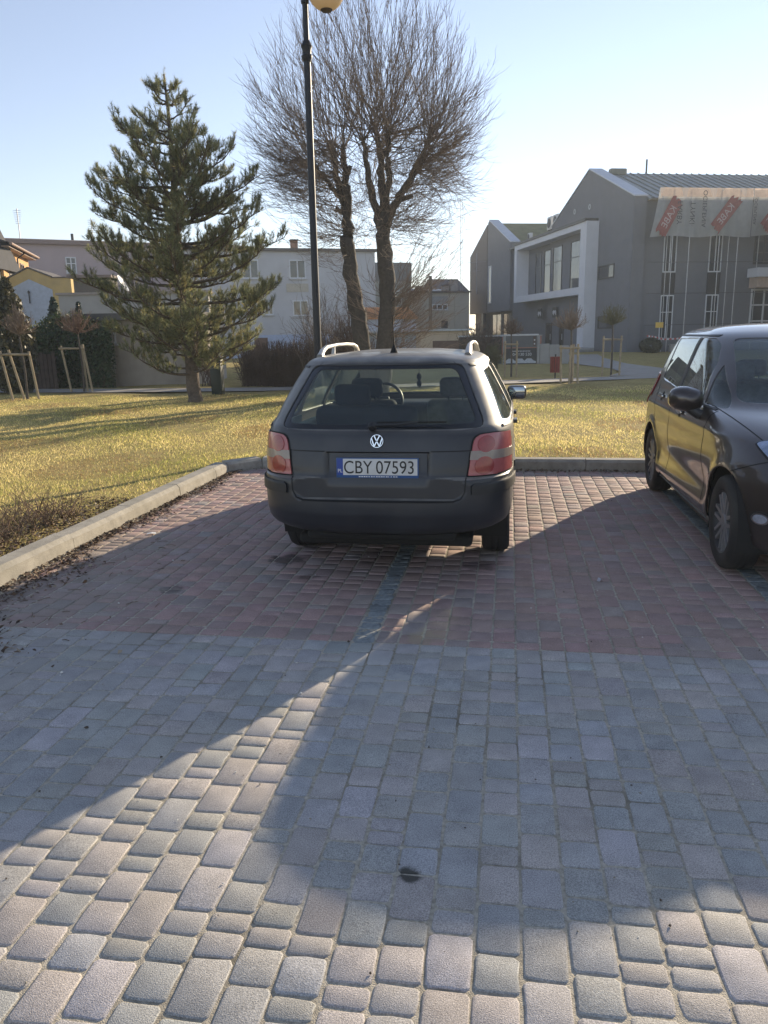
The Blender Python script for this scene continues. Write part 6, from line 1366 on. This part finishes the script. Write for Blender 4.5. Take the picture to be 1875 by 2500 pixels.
def far_houses():
    T = thing('grey_house', 'grey house with flat roof between the tree trunk and the cream house', 'house', (-8.8, 71.14, 0), rotu(66)); bbox(T, 'wall', pm('grey_green_render', (.3, .32, .3), .9, .08, 1), -5, 0, 0, 8, -.2, 6.2); bbox(T, 'upper_wall', pm('slate_clad', (.17, .18, .19), .85, .1, 2), -5.05, .05, -.05, 8, 6.201, 7.8); window(T, -2, -.9, 4.3, 5.4, 0, -1)
    T = thing('tiled_garage', 'low white house with small orange tiled roof behind the estate car', 'house', (-6.27, 52.89, 0), rotu(66)); bbox(T, 'wall', pm('bluish_render', (.46, .5, .56), .9, .06, 1), -4, .05, 0, 6, -.2, 2.7)
    rt = pm('orange_tile', (.5, .24, .1), .85, .2, 4); m_ = MB(); m_.add([(-4.2, -.2, 2.72), (.1, -.2, 2.72), (.1, 1.8, 3.4), (-4.2, 1.8, 3.4), (-4.2, -.2, 2.6), (.1, -.2, 2.6)], [(0, 1, 2, 3), (4, 5, 1, 0)]); rr = m_.build('roof', rt, T)
    for k in range(28): MB().tube([(-4.1+k*.15, -.2, 2.74), (-4.1+k*.15, 1.8, 3.42)], .05, 6).build('tile_row', rt, rr)
    bbox(T, 'porch_roof', pm('porch_grey', (.4, .42, .44), .8), -4, .3, -1.1, -.001, 1.75, 1.87); dd = bbox(T, 'door', pm('grey_door', (.2, .2, .21), .7), -2.1, -1.3, -.05, -.001, 0, 1.6); bbox(T, 'garage_door', pm('pale_blue_door', (.5, .58, .66), .7), -.95, -.1, -.05, -.001, 0, 1.6)
    T = thing('cream_house', 'cream flat roofed house with chimneys and a shuttered window', 'house', (-3.91, 77.11, 0), rotu(66)); bbox(T, 'wall', pm('cream_render', (.44, .41, .35), .9, .06, .8), -6, .0, 0, 8, -.2, 5.4); bbox(T, 'roof_edge', pm('dark_fascia', (.11, .1, .095), .8), -6.2, .1, -.25, 8.2, 5.401, 5.55)
    w = window(T, -3.8, -2.2, 3.8, 4.35, 0, -1, WHITE_F, .1, bars=(1, 1)); bbox(T, 'roller_shutter', pm('shutter_grey', (.33, .33, .33), .7), -3.8, -2.2, -.05, -.003, 4.36, 5.05); window(T, -2.85, -2.2, 2.1, 2.8, 0, -1, ANTH, .08, bars=())
    bbox(T, 'chimney_breast', pm('cream_render', (.44, .41, .35), .9), -1.5, -1.0, -.12, -.001, 0, 5.3)
    for x0, x1, h in ((-1.6, -.9, 6.6), (-2.35, -1.8, 6.1), (-5.0, -4.4, 6.0)): c = bbox(T, 'chimney', pm('grey_brick', (.33, .3, .28), .9, .15, 4), x0, x1, .8, 1.5, 5.551, h); bbox(c, 'chimney_cap', pm('dark_fascia', (.11, .1, .095), .8), x0-.05, x1+.05, .75, 1.55, h+.001, h+.07)
    m_ = MB(); m_.add([(-5.8, 1, 5.56), (-1.7, 1, 5.56), (-1.9, 4, 6.0), (-5.5, 4, 6.0)], [(0, 1, 2, 3)]); m_.build('sheet_roof', pm('pale_sheet', (.4, .44, .45), .5, metal=.3), T)
    T = thing('gable_house', 'pale house gable peeping beside the brown clad wall', 'house', (-6.0, 87, 0), rotu(66)); bbox(T, 'wall', pm('pale_house', (.36, .33, .28), .9, .08, 1), -1.5, 1.6, 0, 8, -.2, 5.9); pitched(T, 'roof', pm('brown_roof', (.16, .13, .12), .8), -1.5, 1.6, 0, 8, 5.91, 7.6)
    T = thing('low_cream_shed', 'low cream shed with brown gate next to the white garage', 'shed', (-3.3, 46.5, 0), rotu(78)); bbox(T, 'wall', pm('cream_shed', (.5, .4, .28), .9, .1, 1), -1.9, .9, 0, 3, -.1, 1.75); bbox(T, 'roof', pm('pale_sheet', (.4, .44, .45), .5, metal=.3), -2.1, 1.1, -.2, 3.2, 1.76, 1.86); bbox(T, 'gate', pm('brown_gate', (.12, .075, .055), .85), -1.2, .7, -.05, -.001, 0, 1.2)
    T = thing('red_wall', 'low red brick boundary wall beyond the poster fence', 'wall', (-1.2, 50, 0), rotu(82)); bbox(T, 'wall_body', pm('red_brick_wall', (.33, .15, .11), .9, .15, 5), -1.5, 3.2, 0, .3, -.1, 1.35); bbox(T, 'wall_cap', pm('tile_cap', (.3, .26, .23), .9), -1.55, 3.25, -.05, .35, 1.351, 1.42)
    T = thing('utility_pole', 'old wooden utility pole in front of the cream house', 'pole', (-4.88, 48.97, 0)); MB().tube([(0, 0, -.1), (.02, 0, 5.0)], [.13, .1], 10).build('pole_shaft', pm('pole_wood', (.14, .115, .09), .9, .2, 5), T); MB().tube([(.02, 0, 5.0), (.02, 0, 5.06)], [.1, .08], 10).build('pole_cap', ANTH, T)
    T = thing('radio_mast', 'tall thin lattice mast rising above the cream house', 'mast', (-4.9, 80, 0)); A = pm('aerial_metal', (.3, .3, .31), .5, metal=.5)
    for a in range(3): MB().tube([(.15*math.cos(a*2.09), .15*math.sin(a*2.09), 0), (.1*math.cos(a*2.09), .1*math.sin(a*2.09), 14.2)], .02, 5).build('mast_leg', A, T)
    for k in range(36):
        z = .4*k; MB().tube([(.14, 0, z), (-.07, .12, z+.2), (-.07, -.12, z+.4)], .011, 4).build('lattice_brace', A, T)
    T = thing('antenna_pole', 'antenna pole with crossed rods over the cream roof', 'aerial', (-3.3, 79, 5.3)); MB().tube([(0, 0, 0), (0, 0, 3.9)], .04, 6).build('mast', A, T)
    for z, w_ in ((3.0, .9), (2.2, .35)): MB().tube([(-w_, 0, z), (w_, 0, z+.05)], .02, 5).build('element', A, T)
far_houses()
# ---------------- poster fence
def posters():
    Dk = pm('poster_black', (.03, .033, .036), .6, .2, 6); Pw = pm('poster_white', (.55, .58, .6), .7); CP = pm('fence_concrete', (.3, .3, .29), .9, .12, 2)
    T = thing('poster_wall', 'dark advertising board with white script on the left part of the fence', 'billboard', (-.38, 39.32, 0), rotu(82))
    MB().box(-2.1, .0, 0, .06, .55, 1.42).build('board', Dk, T); MB().box(-2.15, .05, -.05, .12, 1.421, 1.5).build('top_rail', COPING, T); bbox(T, 'concrete_panel', CP, -2.1, 0, .02, .08, -.1, .54)
    for k, (z, a, b_) in enumerate(((1.22, -1.1, -.9), (1.06, -1.45, -.55), (.92, -1.2, -.75), (.78, -1.3, -.7), (.68, -1.0, -.3))):
        for i in range(int((b_-a)/.09)): MB().box(a+i*.09, a+i*.09+.06, -.012, -.001, z-.02-.01*(i % 3), z+.03+.02*((i*7+k) % 3)).build('script_stroke', Pw, T)
    T = thing('poster_panel', 'black car poster with a phone number on the right part of the fence', 'billboard', (-.24, 38.31, 0), rotu(82))
    MB().box(.02, 1.55, 0, .05, .08, .86).build('poster', Dk, T); MB().box(.02, 1.55, .0, .05, .9, 1.44).build('upper_board', pm('slate_board', (.09, .1, .11), .6, .1, 4), T); MB().box(-.05, 1.62, -.05, .1, 1.445, 1.52).build('top_rail', COPING, T)
    for x in (-.06, 1.57): MB().box(x, x+.11, -.03, .12, -.1, 1.44).build('post', CP, T)
    bbox(T, 'plinth', CP, .06, 1.56, -.02, .08, -.1, .075)
    Mt = Matrix.Rotation(R(90), 4, 'X'); text_mesh('phone_number', '504 130 530', .2, Pw, T, Matrix.Translation((.8, -.006, .5)) @ Mt, .002)
    for i in range(12): MB().box(.36+i*.075, .36+i*.075+.05, -.01, -.001, .7, .74).build('print_line', Pw, T)
    # three pale cars printed along the foot
    for k, x in enumerate((.32, .78, 1.22)):
        s = .3; z = .15; m_ = MB(); m_.prism([(x-s, z), (x+s, z), (x+s, z+.08), (x+s*.6, z+.12), (x+s*.25, z+.22), (x-s*.45, z+.22), (x-s*.8, z+.12), (x-s, z+.1)], -.008-.002*k, -.001, 'y'); m_.build('printed_car', pm('print_silver', (.4, .44, .48), .5, .3, 14), T)
    bm_ = MB().box(1.36, 1.5, -.02, .0, .95, 1.4).build('brown_notice', pm('brown_notice', (.09, .06, .05), .7), T)
    for z in (1.02, 1.2): MB().box(1.4, 1.46, -.03, -.021, z, z+.07).build('notice_mark', Pw, bm_)
    T = thing('concrete_fence', 'grey concrete panel fence continuing beyond the posters', 'fence', (1.45, 38.6, 0), rotu(70))
    for k in range(3): MB().box(k*.5, k*.5+.48, 0, .06, -.1, 1.05-.05*k).build('fence_panel', CP, T)
posters()

# ---------------- thin haze, also added to stand in for the sun's veiling glare
def haze():
    M = bpy.data.materials.new('thin_haze'); M.use_nodes = True; t = M.node_tree; N = t.nodes; N.remove(N['Principled BSDF'])
    v = N.new('ShaderNodeVolumePrincipled'); v.inputs['Color'].default_value = (.8, .9, 1, 1); v.inputs['Density'].default_value = HAZE_D; v.inputs['Anisotropy'].default_value = .35
    t.links.new(v.outputs[0], N['Material Output'].inputs['Volume'])
    o = MB().box(-75, 75, -15, 130, -1.1, 15.6).build('haze', M); tag(o, 'thin haze in the air, added for the bright sun glare', kind='stuff')
HAZE_D = .0009
haze()

GROUPS = {'staked_tree': 'young staked trees on the lawn', 'bare_shrub': 'bare shrubs along the far edge of the lawn', 'air_conditioner': 'air conditioning units on the flat roof',
          'tv_aerial': 'television aerials on the pink roof', 'small_conifer': 'small conifers above the ivy'}
for o in S.objects:
    b_ = o.name.split('.')[0]
    if o.parent is None and b_ in GROUPS: o['group'] = GROUPS[b_]
